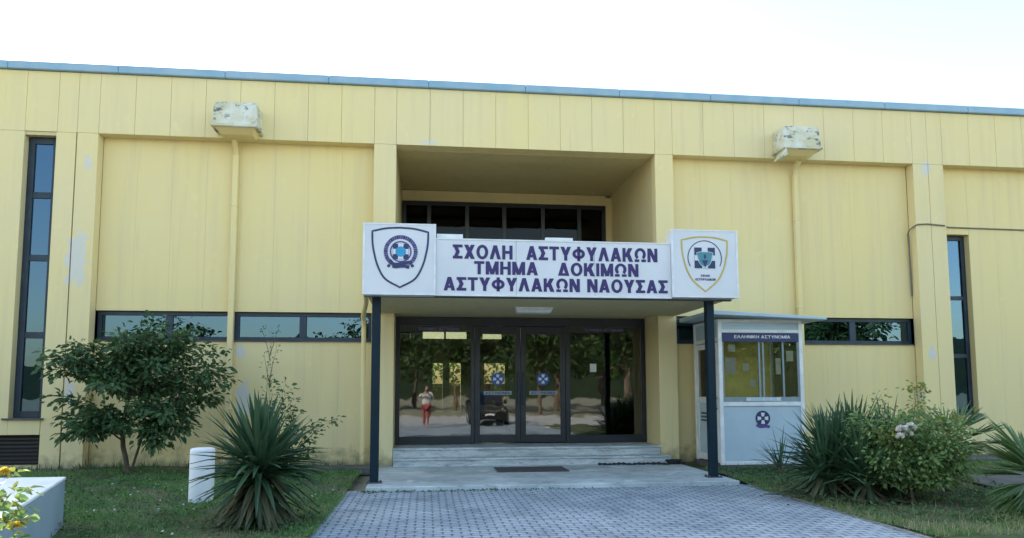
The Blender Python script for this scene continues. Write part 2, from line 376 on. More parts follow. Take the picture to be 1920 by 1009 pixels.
# lettering: block capitals drawn as strokes in a cell one unit high, facing -y
def glyph(ch, t):
    h = t*1.12
    def bar(x0, x1, z0, z1): return [(x0, z0), (x1, z0), (x1, z1), (x0, z1)]
    def sl(xa, za, xb, zb, w=None): w = (w or h)/2; return [(xa-w, za), (xa+w, za), (xb+w, zb), (xb-w, zb)]
    def arc(cx, cz, rx, rz, a0, a1, n):
        out = []
        for k in range(n):
            p, q = R_(a0+(a1-a0)*k/n), R_(a0+(a1-a0)*(k+1)/n); f = lambda a, ox, oz: (cx+math.cos(a)*ox, cz+math.sin(a)*oz)
            out.append([f(p, rx, rz), f(q, rx, rz), f(q, rx-t, rz-t*.9), f(p, rx-t, rz-t*.9)])
        return out
    if ch == 'Ι': return t, [bar(0, t, 0, 1)]
    if ch == 'Η': return .74, [bar(0, t, 0, 1), bar(.74-t, .74, 0, 1), bar(t, .74-t, .41, .41+t*.9)]
    if ch == 'Τ': return .70, [bar(0, .70, 1-t*.9, 1), bar(.35-t/2, .35+t/2, 0, 1-t*.9)]
    if ch == 'Ε': return .62, [bar(0, t, 0, 1), bar(t, .62, 1-t*.9, 1), bar(t, .58, .41, .41+t*.85), bar(t, .62, 0, t*.9)]
    if ch in 'ΛΑΔ':
        p = [sl(h/2, 0, .40, 1), sl(.80-h/2, 0, .40, 1)]
        if ch == 'Α': p.append(bar(.20, .60, .19, .19+t*.8))
        if ch == 'Δ': p.append(bar(.05, .75, 0, t*.85))
        return .80, p
    if ch == 'Χ': return .78, [sl(h*.6, 0, .78-h*.6, 1, h*1.15), sl(.78-h*.6, 0, h*.6, 1, h*1.15)]
    if ch == 'Υ': return .78, [sl(.39, .40, h*.55, 1, h*1.1), sl(.39, .40, .78-h*.55, 1, h*1.1), bar(.39-t/2, .39+t/2, 0, .46)]
    if ch == 'Κ': return .78, [bar(0, t, 0, 1), sl(t+.02, .34, .78-h*.75, 1, h*1.25), sl(.78-h*.6, 0, t+.16, .62, h*1.2)]
    if ch == 'Μ': return .90, [bar(0, t, 0, 1), bar(.90-t, .90, 0, 1), sl(.45, .02, h*.5, 1, h), sl(.45, .02, .90-h*.5, 1, h)]
    if ch == 'Ν': return .75, [bar(0, t, 0, 1), bar(.75-t, .75, 0, 1), sl(.75-h*.55, 0, h*.55, 1, h*1.1)]
    if ch == 'Ο': return .84, arc(.42, .5, .42, .52, 0, 360, 24)
    if ch == 'Φ': return .92, arc(.46, .5, .46, .37, 0, 360, 22)+[bar(.46-t/2, .46+t/2, -.02, 1.02)]
    if ch == 'Ω': return .88, arc(.44, .56, .42, .46, -52, 232, 22)+[bar(.02, .36, 0, t*.85), bar(.52, .86, 0, t*.85)]
    if ch == 'Σ': return .68, [bar(0, .68, 1-t*.9, 1), bar(0, .68, 0, t*.9), sl(.36, .47, h*.55, 1, h*1.1), sl(h*.55, 0, .36, .53, h*1.1)]
    return .34, []
def lettering(body, x0, x1, z0, z1, y, mat, parent, name='lettering', bold=.02, depth=.004):
    t = .225 if bold >= .024 else .205 if bold >= .02 else .15; x = 0; words = [[]]
    for ch in body:
        w_, ps = glyph(ch, t)
        if ch == ' ' and words[-1]: words.append([])
        words[-1] += [[(x+a, b) for a, b in p] for p in ps]; x += w_+.10
    x -= .10; sc = (x1-x0)/x; ob = None
    for polys in words:
        if not polys: continue
        mb = MB()
        for q, p in enumerate(polys): mb.prism([(x0+a*sc, z0+b*(z1-z0)) for a, b in p], y-depth*.5-(q % 3)*.0004, y+depth*.5)
        ob = mb.build(name, mat, parent)
    return ob

# ================================================================== SETTING
FY, PY, GY = 14.40, 14.65, 15.30
def sheet(name, mat, pts, kind='structure'):
    me = bpy.data.meshes.new(name); me.from_pydata(pts, [], [tuple(range(len(pts)))])
    return tag(link_mesh(name, me, mat), kind=kind)
sheet('ground', M['ground'], [(-400, -400, -.02), (400, -400, -.02), (400, 400, -.02), (-400, 400, -.02)])
def lawn_z(x, y):
    l = .05+.012*max(0, -x-1.2)+.004*max(0, y-6) if x < 0 else .05+.006*max(0, x-5)+.004*max(0, y-6)
    return l+.018*math.sin(x*2.1+y*1.3)+.014*math.sin(x*.9-y*2.3)
def lawn(name, x0, x1, y0, y1, nx=44, ny=44, edge=None):
    vs, fs = [], []
    for j in range(ny+1):
        for i in range(nx+1):
            x = x0+(x1-x0)*i/nx; y = y0+(y1-y0)*j/ny
            vs.append((x, y, lawn_z(x, y)))
    for j in range(ny):
        for i in range(nx):
            a = j*(nx+1)+i; fs.append((a, a+1, a+nx+2, a+nx+1))
    me = bpy.data.meshes.new(name); me.from_pydata(vs, [], fs); me.polygons.foreach_set('use_smooth', [True]*len(fs))
    return tag(link_mesh(name, me, M['soil']), kind='structure')
lawn('lawn', -14, -1.18, -1, 14.6)
lawn('lawn', 5.12, 22, -1, 14.6)
sheet('paving', M['paver'], [(-1.22, -3, .03), (5.16, -3, .03), (5.16, 11.4, .03), (-1.22, 11.4, .03)])
sheet('road', M['asphalt'], [(-60, -14, .0), (60, -14, .0), (60, -1.0, .0), (-60, -1.0, .0)])
k = MB(); k.box(-1.27, -1.215, -1, 11.3, -.05, .042); k.box(5.155, 5.21, -1, 11.3, -.05, .042)
tag(k.build('kerb', M['slab'], bevel=.008), kind='structure')
# raised slab in front of the door
k = MB(); k.box(-.90, 5.03, 11.27, 14.38, -.05, .10)
tag(k.build('entrance_pavement', M['slab'], bevel=.012), kind='structure')
k = MB(); k.box(-12, -.92, 13.75, 14.38, 0, .135); k.box(7.35, 20, 13.7, 14.63, 0, .135)
tag(k.build('footpath', M['kerb'], bevel=.01), kind='structure')
sheet('path', M['kerb'], [(8.3, 9.3, .115), (13.5, 8.2, .135), (14.5, 11.3, .165), (8.5, 11.4, .135)])

# ================================================================== BUILDING
B = thing('school_building', 'long yellow panelled building with blue roof edge and recessed glazed entrance', 'building', (2, FY, 0))
def slabs(mb, xs, y0, y1, z0, z1, gap=.005):
    for a, b in zip(xs[:-1], xs[1:]): mb.box(a+gap/2, b-gap/2, y0, y1, z0, z1)
def lin(a, b, n): return [a+(b-a)*i/n for i in range(n+1)]
wl = MB()
fr = lin(-34.9, -8.31, 38)[:-1]+[-8.31, -7.66, -7.08, -6.72]+lin(-6.33, -1.08, 8)+lin(-.64, 4.76, 8)+lin(5.15, 10.64, 8)+[11.0]+lin(11.36, 21.9, 16)
slabs(wl, fr, FY, FY+.24, 6.53, 7.72)
wl.box(-34.9, 21.9, FY+.245, FY+.36, 6.55, 7.7)
# wall left of and round the tall left window, down to the ground
slabs(wl, [-34.9, -30, -26, -22, -18, -15, -13.9, -13, -12.1, -11.2, -10.3, -9.6, -8.95, -8.31], FY, FY+.24, 0, 6.526)  # far left stretch, out of view, added so its shadow covers the lawn
wl.box(-8.305, -7.66, FY, FY+.24, .76, 6.526)
wl.box(-8.305, -7.12, FY, FY+.24, 0, .20)
wl.box(-7.658, -7.10, FY, FY+.24, .76, 1.06)
wl.box(-7.09, -6.735, FY, FY+.24, 0, 6.526)
wl.box(-6.712, -6.33, FY, FY+.24, 0, 6.526)
for a, b in ((-1.08, -.64), (4.76, 5.15)): wl.box(a, b, FY, FY+.24, 0, 6.526)
wl.box(10.64, 10.995, FY, FY+.24, 0, 6.526); wl.box(11.005, 11.36, FY, FY+.24, 0, 6.526)
wl.build('wall', M['wall'], B, bevel=.003)
# recessed bays
def bay(xs, zz, gap=.0018):
    pn = MB()
    for z0, z1 in zz: slabs(pn, xs, PY, PY+.2, z0, z1, gap); pn.box(xs[0], xs[-1], PY+.205, PY+.3, z0+.01, z1-.1)
    if xs[0] > 12: pn.box(11.30, 12.087, PY, PY+.2, 5.02, 6.6); pn.box(11.30, 12.087, PY, PY+.2, 0, 1.03)
    pn.build('wall_panel', M['panel'], B, bevel=.0008)
for zz in ((3.115, 6.6), (0, 2.525)):
    bay(lin(-6.33, -1.08, 8), [zz]); bay(lin(5.15, 10.64, 8), [zz])
bay([12.09]+lin(12.75, 21.9, 14), [(0, 6.6)])
# terrace recess above the entrance
tr = MB()
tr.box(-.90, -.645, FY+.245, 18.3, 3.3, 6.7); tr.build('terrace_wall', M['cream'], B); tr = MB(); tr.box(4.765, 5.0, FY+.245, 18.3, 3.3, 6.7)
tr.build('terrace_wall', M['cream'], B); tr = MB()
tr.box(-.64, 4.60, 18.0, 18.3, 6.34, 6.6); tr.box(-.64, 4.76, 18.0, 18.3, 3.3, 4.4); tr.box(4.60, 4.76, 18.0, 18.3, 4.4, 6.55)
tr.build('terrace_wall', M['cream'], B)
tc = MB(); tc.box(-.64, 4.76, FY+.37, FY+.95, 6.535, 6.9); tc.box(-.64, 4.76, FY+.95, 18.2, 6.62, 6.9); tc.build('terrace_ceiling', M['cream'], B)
tf = MB(); tf.box(-.64, 4.76, FY+.0, 18.2, 3.32, 3.5); tf.build('terrace_floor', M['concrete'], B)
# entrance recess: side walls
en = MB(); en.box(-.90, -.645, FY+.245, GY+.2, 0, 3.3); en.build('entrance_wall', M['wall'], B)
en = MB(); en.box(4.765, 5.0, FY+.245, GY+.2, 0, 3.3); en.build('entrance_wall', M['wall'], B)
# body of the building behind the facade
bd = MB()
bd.box(-34.9, -34.6, FY+.37, 23.5, 0, 7.6); bd.box(21.6, 21.9, FY+.37, 23.5, 0, 7.6)
bd.box(-34.6, -3.2, 23.2, 23.5, 0, 7.6); bd.box(7.2, 21.6, 23.2, 23.5, 0, 7.6); bd.box(-3.2, 7.2, 23.2, 23.5, 3.55, 7.6)
bd.box(-3.2, 7.2, 23.2, 23.5, 0, .9); bd.box(-3.2, 7.2, 23.2, 23.5, 2.45, 3.22)
for a, b in ((-3.2, .20), (.52, .74), (1.10, 1.75), (2.55, 7.2)): bd.box(a, b, 23.2, 23.5, .9, 2.45)
for a, b in ((-3.2, -.12), (.56, .62), (1.28, 1.80), (2.42, 7.2)): bd.box(a, b, 23.2, 23.5, 3.22, 3.55)
bd.build('rear_wall', M['lobbywall'], B)
rf = MB(); rf.box(-34.88, 21.88, FY+.37, 23.48, 7.62, 7.7); rf.build('roof', M['concrete'], B)
cp = MB()
for a, b in zip(lin(-36, 22, 29)[:-1], lin(-36, 22, 29)[1:]): cp.box(a+.003, b-.003, FY-.07, FY+.6, 7.73, 7.885)
cp.box(-35.98, 21.98, FY-.04, FY+.5, 7.74, 7.87)
cp.build('coping', M['coping'], B, bevel=.012)
# lobby behind the glass
lb = MB(); lb.box(-3.2, 7.2, GY+.2, 23.2, .30, .43); lb.build('lobby_floor', M['lobbyfloor'], B)
lb = MB(); lb.box(-3.2, 7.2, GY+.2, 23.2, 3.56, 3.66); lb.box(-3.2, -2.9, GY+.2, 23.2, .44, 3.55); lb.box(6.9, 7.2, GY+.2, 23.2, .44, 3.55)
lb.box(-2.9, -.95, GY+.2, GY+.3, .44, 3.55); lb.box(5.05, 6.9, GY+.2, GY+.3, .44, 3.55)
lb.build('lobby_wall', M['lobbydark'], B)
for bb in ((2.15, 2.55, 19.5, 19.8), (3.9, 6.9, 19.6, 19.75), (-2.9, -.3, 20.4, 20.55)):
    lb = MB(); lb.box(*bb, .44, 3.55); lb.build('lobby_partition', M['lobbywall'], B)
lb = MB(); lb.box(1.36, 1.44, 18.0, 18.1, .44, 2.42); lb.box(2.10, 2.18, 18.0, 18.1, .44, 2.42); lb.box(1.44, 2.10, 18.0, 18.1, 2.34, 2.42); lb.build('inner_door_frame', M['white'], B)

# windows: frame with its bars, the panes as one sub-part
def window(x0, x1, z0, z1, y, xs=(), zs=(), t=.07, glass='glass', fm='frame', name='window', d=.07, bar=None):
    f = MB(); bar = bar or t
    f.box(x0, x0+t, y, y+d, z0, z1); f.box(x1-t, x1, y, y+d, z0, z1)
    f.box(x0+t, x1-t, y, y+d, z0, z0+t); f.box(x0+t, x1-t, y, y+d, z1-t, z1)
    for x in xs: f.box(x-bar/2, x+bar/2, y+.003, y+d-.003, z0+t, z1-t)
    for z in zs:
        e = [x0+t]+[q for x in xs for q in (x-bar/2, x+bar/2)]+[x1-t]
        for a, b in zip(e[::2], e[1::2]): f.box(a, b, y+.006, y+d-.006, z-bar/2, z+bar/2)
    o = f.build(name, M[fm], B, bevel=.004)
    g = MB(); g.box(x0+t*.5, x1-t*.5, y+d*.45, y+d*.6, z0+t*.5, z1-t*.5); g.build('pane', M[glass], o)
    return o
wn = window(-7.66, -7.09, 1.07, 6.45, FY+.16, zs=(5.32, 4.10, 2.62), t=.12)
s_ = MB(); s_.box(-7.75, -7.04, FY-.05, FY+.16, 1.035, 1.068); s_.build('sill', M['kerb'], wn)
k = MB(); k.box(-7.66, -7.09, FY+.02, FY+.158, 6.46, 6.525); k.build('lintel', M['cream'], B)
wn = window(11.37, 12.08, 1.03, 5.0, PY+.14, xs=(), zs=(3.6, 2.3), t=.09)
s_ = MB(); s_.box(11.37, 12.12, PY-.04, PY+.14, 1.0, 1.03); s_.build('sill', M['kerb'], wn)
for x0, x1, xs in ((-6.32, -1.09, (-5.0, -3.74, -2.45)), (5.16, 10.63, (6.5, 7.9, 9.25))):
    wn = window(x0, x1, 2.545, 3.105, PY+.07, xs=xs, t=.075, bar=.14)
    s_ = MB(); s_.box(x0, x1, PY-.035, PY+.068, 2.527, 2.545); s_.build('sill', M['kerb'], wn)
    k = MB(); k.box(x0, x1, PY+.9, PY+1.0, 2.0, 3.7); k.build('dark_backing', M['lobbydark'], B)  # dark sheet added behind the ribbon panes to keep the inside dark
window(-.63, 4.60, 4.41, 6.33, 18.0, xs=(.04, 1.0, 1.95, 2.95, 3.9), zs=(5.3,), t=.1, glass='terraceglass', fm='doorframe', bar=.1)
# basement opening with louvred grille
v = MB()
for i in range(7): v.box(-8.30, -7.125, FY+.12, FY+.14, .235+.072*i, .26+.072*i)
o = v.build('basement_grille', M['doorframe'], B)
k = MB(); k.box(-8.30, -7.125, FY+.20, FY+.235, .205, .755); k.build('grille_backing', M['black'], B)

# rain hoppers and downpipes
def hopper(x, w, broken):
    y0, y1 = FY-.50, FY-.002
    h = MB(); a, b = x-w/2, x+w/2
    h.hexa([(a, y0, 6.63), (b, y0, 6.63), (b, y1, 6.63), (a, y1, 6.63)], [(a+.03, y0+.04, 7.09), (b-.03, y0+.04, 7.09), (b-.03, y1, 7.09), (a+.03, y1, 7.09)])
    h.hexa([(a-.02, y0-.02, 6.59), (b+.02, y0-.02, 6.59), (b+.02, y1, 6.59), (a-.02, y1, 6.59)], [(a-.02, y0-.02, 6.63), (b+.02, y0-.02, 6.63), (b+.02, y1, 6.63), (a-.02, y1, 6.63)])
    if broken: h.hexa([(a-.10, y0-.02, 6.36), (a+.10, y0+.02, 6.45), (a+.10, y0+.30, 6.45), (a-.10, y0+.28, 6.36)], [(a-.06, y0-.03, 6.42), (a+.06, y0-.02, 6.62), (a+.06, y0+.3, 6.62), (a-.07, y0+.28, 6.42)])
    o = h.build('rain_hopper', M['hopper'], B, bevel=.012)
    t = MB(); t.hexa([(x-.30, FY-.30, 6.50), (x+.30, FY-.30, 6.50), (x+.30, FY-.006, 6.50), (x-.30, FY-.006, 6.50)], [(a+.06, y0+.04, 6.588), (b-.06, y0+.04, 6.588), (b-.06, FY-.004, 6.588), (a+.06, FY-.004, 6.588)])
    t.build('hopper_funnel', M['panel'], o)
hopper(-3.68, .84, False); hopper(7.80, .84, True)
for x in (-3.80, 7.97):
    k = MB(); k.tube([(x, FY-.04, 6.51), (x, FY+.02, 6.46), (x, PY-.12, 6.38), (x, PY-.07, 6.2)], .052, 10); k.build('pipe_elbow', M['panel'], B)
def pipe(x, z1):
    t = MB(); t.box(x-.055, x+.055, PY-.125, PY-.015, .12, z1)
    for z in (1.2, 3.3, 5.2): t.box(x-.068, x+.068, PY-.13, PY-.001, z, z+.035)
    t.build('downpipe', M['panel'], B, bevel=.015, segs=2)
pipe(-3.80, 6.25); pipe(7.97, 6.25)

# entrance glazing: four bays, two of them doors
DX = [-.64, .94, 1.12, 1.92, 2.09, 2.89, 3.08, 4.74]
g = MB(); y = GY
g.box(-.64, -.55, y, y+.08, .44, 3.11); g.box(4.65, 4.745, y, y+.08, .44, 3.11)
g.box(-.55, 4.65, y, y+.08, 2.93, 3.11)
for a, b in ((.94, 1.02), (2.98, 3.08)): g.box(a, b, y-.004, y+.08, .44, 2.93)
g.box(-.55, .94, y, y+.08, .44, .60); g.box(3.08, 4.65, y, y+.08, .44, .60)
dfm = g.build('entrance_frame', M['doorframe'], B, bevel=.005)
g = MB(); g.box(-.56, .95, y+.035, y+.047, .58, 2.95); g.build('pane', M['doorglass'], dfm)
g = MB(); g.box(3.07, 4.66, y+.035, y+.047, .58, 2.95); g.build('pane', M['doorglass'], dfm)
g = MB(); g.box(-.54, .93, y+.052, y+.06, 2.80, 2.925); tp = g.build('header_strip', M['navy'], dfm)
lettering('ΕΛΛΗΝΙΚΗ ΑΣΤΥΝΟΜΙΑ', -.16, .70, 2.83, 2.895, y+.030, M['lilac'], dfm, bold=.012)
g = MB(); g.box(3.09, 4.64, y+.052, y+.06, 2.80, 2.925); g.build('header_strip', M['navy'], dfm)
lettering('ΕΛΛΗΝΙΚΗ ΑΣΤΥΝΟΜΙΑ', 3.42, 4.28, 2.83, 2.895, y+.030, M['lilac'], dfm, bold=.012)
def emblem_small(cx, cz, r, y, parent, ribbon=True):
    e = MB(); e.disc(cx, cz, r, y-.004, y, 28)
    o = e.build('emblem', M['deepblue'] if not ribbon else M['navy'], parent)
    q = MB()
    for a in range(4):
        t = math.pi/2*a; c, s = math.cos(t), math.sin(t)
        q.prism([(cx+c*r*.25-s*r*.16, cz+s*r*.25+c*r*.16), (cx+c*r*.72-s*r*.26, cz+s*r*.72+c*r*.26), (cx+c*r*.72+s*r*.26, cz+s*r*.72-c*r*.26), (cx+c*r*.25+s*r*.16, cz+s*r*.25-c*r*.16)], y-.008, y-.0045)
    q.build('emblem_cross', M['signwhite'], o)
    return o
def door(x0, x1, hx):
    d = MB(); y = GY+.01; t = .11
    d.box(x0, x0+t, y, y+.06, .46, 2.92); d.box(x1-t, x1, y, y+.06, .46, 2.92)
    d.box(x0+t, x1-t, y, y+.06, .46, .62); d.box(x0+t, x1-t, y, y+.06, 2.76, 2.92)
    o = d.build('entrance_door', M['doorframe'], B, bevel=.005)
    p = MB(); p.box(x0+t*.6, x1-t*.6, y+.022, y+.034, .60, 2.78); p.build('pane', M['doorglass'], o)
    h = MB(); h.tube([(hx, y-.06, 1.25), (hx, y-.06, 1.95)], .016); h.tube([(hx, y-.06, 1.32), (hx, y+.005, 1.32)], .012); h.tube([(hx, y-.06, 1.88), (hx, y+.005, 1.88)], .012)
    h.build('handle', M['frame'], o)
    c = (x0+x1)/2
    emblem_small(c, 1.80, .135, y+.020, o, False)
    b = MB(); b.box(c-.30, c+.30, y+.014, y+.020, 1.465, 1.545); b.build('sticker_band', M['greyband'], o)
    lettering('ΑΣΤΥΝΟΜΙΑ', c-.26, c+.26, 1.48, 1.53, y+.011, M['navy'], o, bold=.015, depth=.002)
    return o
door(1.025, 2.00, 1.95); door(2.005, 2.975, 2.06)
k = MB(); k.box(3.52, 3.66, GY+.028, GY+.034, 1.95, 2.13); tag(k.build('paper_notice', M['paper'], loc=(3.59, GY+.03, 2.04)), 'small white paper notice stuck on the right-hand entrance pane', 'notice')

# ================================================================== STEPS, MAT, HOSE
st = thing('entrance_steps', 'two worn grey marble steps up to the glass entrance doors', 'steps', (2, 14.4, .1))
k = MB()
xs = lin(-.636, 4.755, 4)
for a, b in zip(xs[:-1], xs[1:]): k.box(a+.002, b-.002, FY-.03, GY+.15, .395, .435)
k.box(-.632, 4.752, FY-.005, GY+.14, .102, .394)
k.build('upper_step', M['marble'], st, bevel=.005)
k = MB(); xs = lin(-.62, 4.86, 4)
for a, b in zip(xs[:-1], xs[1:]): k.box(a+.002, b-.002, FY-.36, FY-.04, .225, .262)
k.box(-.612, 4.852, FY-.335, FY-.007, .102, .224)
k.build('lower_step', M['marble'], st, bevel=.005)
k = MB(); k.box(1.28, 2.58, 12.95, 13.72, .102, .118); tag(k.build('doormat', M['mat'], loc=(1.93, 13.3, .102), bevel=.005), 'dark brown doormat on the slab before the steps', 'mat')
pts = []
for i in range(60):
    t = i/59; pts.append((3.35+1.75*t, 13.96-.04*math.sin(t*19)+.02*math.sin(t*47)-.05*t, .118+.006*math.sin(t*31)))
k = MB(); k.tube(pts, [.024+.010*math.sin(i*1.9) for i in range(60)], 6)
for i in range(4): 
    rr = .07+.012*i; k.tube([(4.86+rr*1.5*math.cos(a/12*2*math.pi), 13.93+rr*.6*math.sin(a/12*2*math.pi), .12+.02*i) for a in range(13)], .015, 6)
tag(k.build('garden_hose', M['black'], loc=(4.2, 13.9, .1)), 'thin dark hose lying along the foot of the marble steps', 'hose')

# ================================================================== CANOPY AND SIGNS
C = thing('entrance_canopy', 'flat entrance canopy on two dark blue posts in front of the doors', 'canopy', (2.05, 12.9, .1))
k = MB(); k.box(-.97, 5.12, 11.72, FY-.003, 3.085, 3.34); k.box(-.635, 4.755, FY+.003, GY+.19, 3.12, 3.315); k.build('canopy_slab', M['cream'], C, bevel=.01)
k = MB(); k.box(-1.0, 5.15, 11.66, 11.72, 3.06, 3.42); k.build('edge_beam', M['kerb'], C)
for x in (-.81, 4.80):
    p = MB(); p.box(x-.067, x+.067, 11.73, 11.865, .115, 3.083); o = p.build('post', M['post'], C, bevel=.01, segs=2)
    q = MB(); q.box(x-.12, x+.12, 11.68, 11.915, .100, .114)
    for a in (-.095, .095):
        for b in (11.705, 11.89): q.tube([(x+a, b, .11), (x+a, b, .135)], .012, 6)
    q.build('base_plate', M['kerb'], o)
k = MB(); k.tube([(-1.03, 12.3, 3.2), (-1.06, 12.8, 3.1), (-1.2, 13.9, 2.98), (-1.22, 14.28, 2.9), (-1.22, 14.30, 2.7), (-1.22, 14.30, .15)], .045, 10)
k.build('drain_pipe', M['panel'], C)
lm = thing('ceiling_lamp', 'white flat rectangular lamp fixed under the entrance canopy', 'lamp', (1.97, 13.2, 3.08))
k = MB(); k.box(1.62, 2.32, 13.05, 13.35, 3.05, 3.083); k.build('housing', M['boothframe'], lm)
k = MB(); k.hexa([(1.66, 13.08, 2.985), (2.28, 13.08, 2.985), (2.28, 13.32, 2.985), (1.66, 13.32, 2.985)], [(1.63, 13.06, 3.049), (2.31, 13.06, 3.049), (2.31, 13.34, 3.049), (1.63, 13.34, 3.049)]); k.build('diffuser', M['lamp'], lm, bevel=.01)

SY = 11.45
sg = thing('name_sign', 'long white sign with three lines of navy Greek capitals over the entrance', 'sign', (2.09, 11.55, 3.07))
k = MB()
for a, b in zip(lin(.135, 4.025, 3)[:-1], lin(.135, 4.025, 3)[1:]): k.box(a+.0015, b-.0015, SY, SY+.17, 3.075, 3.985)
k.build('sign_panel', M['signwhite'], sg, bevel=.006)
k = MB()
k.box(.137, 4.022, SY-.012, SY-.001, 3.062, 3.085); k.box(.137, 4.022, SY-.012, SY-.001, 3.972, 3.992); k.build('sign_trim', M['boothframe'], sg)
k = MB(); k.box(.15, .57, SY+.06, SY+.16, 3.99, 4.075); k.build('light_fitting', M['boothframe'], sg)
k = MB(); k.box(1.93, 2.38, SY+.06, SY+.16, 3.99, 4.055); k.build('light_fitting', M['boothframe'], sg)
def fx(px, py=500, Y=SY):   # reads a measured photo column as metres along the sign face
    d = (px-960)/1351.9*r2-(py-612.3)/1351.9*u2+fw; t = Y/d.y; return d.x*t, EYE+d.z*t
for body, a, b, t0, t1 in (('ΣΧΟΛΗ  ΑΣΤΥΦΥΛΑΚΩΝ', 849, 1233, 462.5, 488.5), ('ΤΜΗΜΑ   ΔΟΚΙΜΩΝ', 889, 1197, 492.5, 517), ('ΑΣΤΥΦΥΛΑΚΩΝ ΝΑΟΥΣΑΣ', 832, 1251, 522.5, 547.5)):
    x0 = fx(a, 505)[0]; x1 = fx(b, 505)[0]; z1 = fx((a+b)/2, t0)[1]; z0 = fx((a+b)/2, t1)[1]
    lettering(body, x0, x1, z0, z1, SY-.004, M['letter'], sg, bold=.026)
def crest_box(name, label, x0, x1, z0, z1):
    t = thing(name, label, 'sign', ((x0+x1)/2, 11.5, 3.06))
    k = MB(); k.box(x0, x1, SY-.05, SY+.24, z0, z1); k.build('sign_box', M['signwhite'], t, bevel=.01, segs=2)
    k = MB(); k.box(x0-.012, x0+.018, SY-.058, SY+.0, z0-.004, z1+.006); k.box(x1-.018, x1+.012, SY-.058, SY+.0, z0-.004, z1+.006)
    k.box(x0+.018, x1-.018, SY-.057, SY-.045, z1-.018, z1+.005); k.box(x0+.018, x1-.018, SY-.057, SY-.045, z0-.004, z0+.018); k.build('sign_trim', M['boothframe'], t)
    return t
def spline(pts, n=8):
    out = []; P = [Vector(p) for p in pts]; P = [2*P[0]-P[1]]+P+[2*P[-1]-P[-2]]
    for i in range(1, len(P)-2):
        for j in range(n):
            t = j/n; a, b, c, d = P[i-1:i+3]
            v = .5*((2*b)+(c-a)*t+(2*a-5*b+4*c-d)*t*t+(3*b-a-3*c+d)*t**3); out.append((v.x, v.y))
    out.append(tuple(P[-2])); return out
def shield(cx, cz, s=1, top=.50, w=.44, bot=-.457):
    right = spline([(0, top), (w*.5, top-.015), (w, top-.065)], 6)
    side = spline([(w, top-.065), (w*.985, .25), (.93*w, .10), (.80*w, -.11), (.53*w, -.32), (0, bot)], 6)
    R = right+side[1:]; Lh = [(-x, z) for x, z in reversed(R[1:-1])]
    return [(cx+x*s, cz+z*s) for x, z in R+Lh]
YF = SY-.052
t1 = crest_box('crest_sign', 'white square sign with navy shield outline and round police seal', -.995, .125, 3.065, 4.20)
cx, cz = -.425, 3.635
k = MB(); k.strip(shield(cx, cz), .030, YF-.004, YF, True); k.build('shield_outline', M['navy'], t1)
sx, sz = cx+.008, cz+.115
k = MB(); k.strip([(sx+.235*math.cos(a*2*math.pi/40), sz+.235*math.sin(a*2*math.pi/40)) for a in range(40)], .062, YF-.003, YF, True); o = k.build('seal_ring', M['lilac'], t1)
k = MB()
for i in range(34):
    a = -math.pi*.28+math.pi*1.56*i/33
    c, s = math.cos(a), math.sin(a); wd = .016 if i % 3 else .028
    k.strip([(sx+c*.208, sz+s*.208), (sx+c*.264, sz+s*.264)], wd, YF-.007, YF-.0035)
k.build('seal_letters', M['navy'], o)
k = MB(); k.strip([(sx+.160*math.cos(a*2*math.pi/32), sz+.160*math.sin(a*2*math.pi/32)) for a in range(32)], .022, YF-.003, YF, True)
k.build('seal_inner_ring', M['purple'], t1)
k = MB(); k.box(sx-.125, sx+.125, YF-.004, YF, sz-.125, sz+.125); o = k.build('seal_square', M['navy'], t1)
k = MB()
for a in range(4):
    t = math.pi/2*a; c, s = math.cos(t), math.sin(t)
    k.prism([(sx+c*.02-s*.03, sz+s*.02+c*.03), (sx+c*.122-s*.045, sz+s*.122+c*.045), (sx+c*.122+s*.045, sz+s*.122-c*.045), (sx+c*.02+s*.03, sz+s*.02-c*.03)], YF-.007, YF-.0042)
k.build('seal_cross', M['signwhite'], o)
k = MB(); k.disc(sx, sz, .082, YF-.011, YF-.0073, 24); k.build('seal_centre', M['skyblue'], o)
k = MB()
k.strip(spline([(sx-.175, sz-.135), (sx-.10, sz-.20), (sx+.02, sz-.19), (sx+.165, sz-.16)], 6), .045, YF-.012, YF-.008)
k.strip(spline([(sx-.13, sz-.235), (sx-.06, sz-.245), (sx+.03, sz-.225), (sx+.135, sz-.255)], 6), .05, YF-.006, YF-.002)
k.disc(sx-.185, sz-.23, .026, YF-.006, YF-.002, 12); k.disc(sx+.185, sz-.225, .026, YF-.006, YF-.002, 12)
k.build('ribbon', M['navy'], t1)
t2 = crest_box('crest_sign', 'white square sign with ochre shield outline and blue square cross crest', 4.035, 5.155, 3.085, 4.215)
cx, cz = 4.59, 3.65
k = MB(); k.strip(shield(cx, cz, .90, .50, .44, -.52), .026, YF-.004, YF, True); k.build('shield_outline', M['ochre'], t2)
k = MB(); ex, ez = cx, cz+.095
k.strip([(ex+.29*math.cos(R_(a)), ez+.29*math.sin(R_(a))) for a in range(-28, 211, 7)], .014, YF-.003, YF); k.build('crest_arc', M['navy'], t2)
k = MB(); k.box(ex-.178, ex+.178, YF-.004, YF, ez-.175, ez+.175); o = k.build('crest_square', M['navy'], t2)
k = MB(); k.box(ex-.177, ex+.177, YF-.007, YF-.0042, ez-.045, ez+.045); k.box(ex-.05, ex+.05, YF-.007, YF-.0042, ez+.046, ez+.174); k.box(ex-.05, ex+.05, YF-.007, YF-.0042, ez-.174, ez-.046); k.build('crest_cross', M['signwhite'], o)
k = MB(); k.prism([(x, z) for x, z in shield(ex, ez-.01, .29, .36, .44, -.50)], YF-.010, YF-.0073); k.build('inner_shield', M['teal'], o)
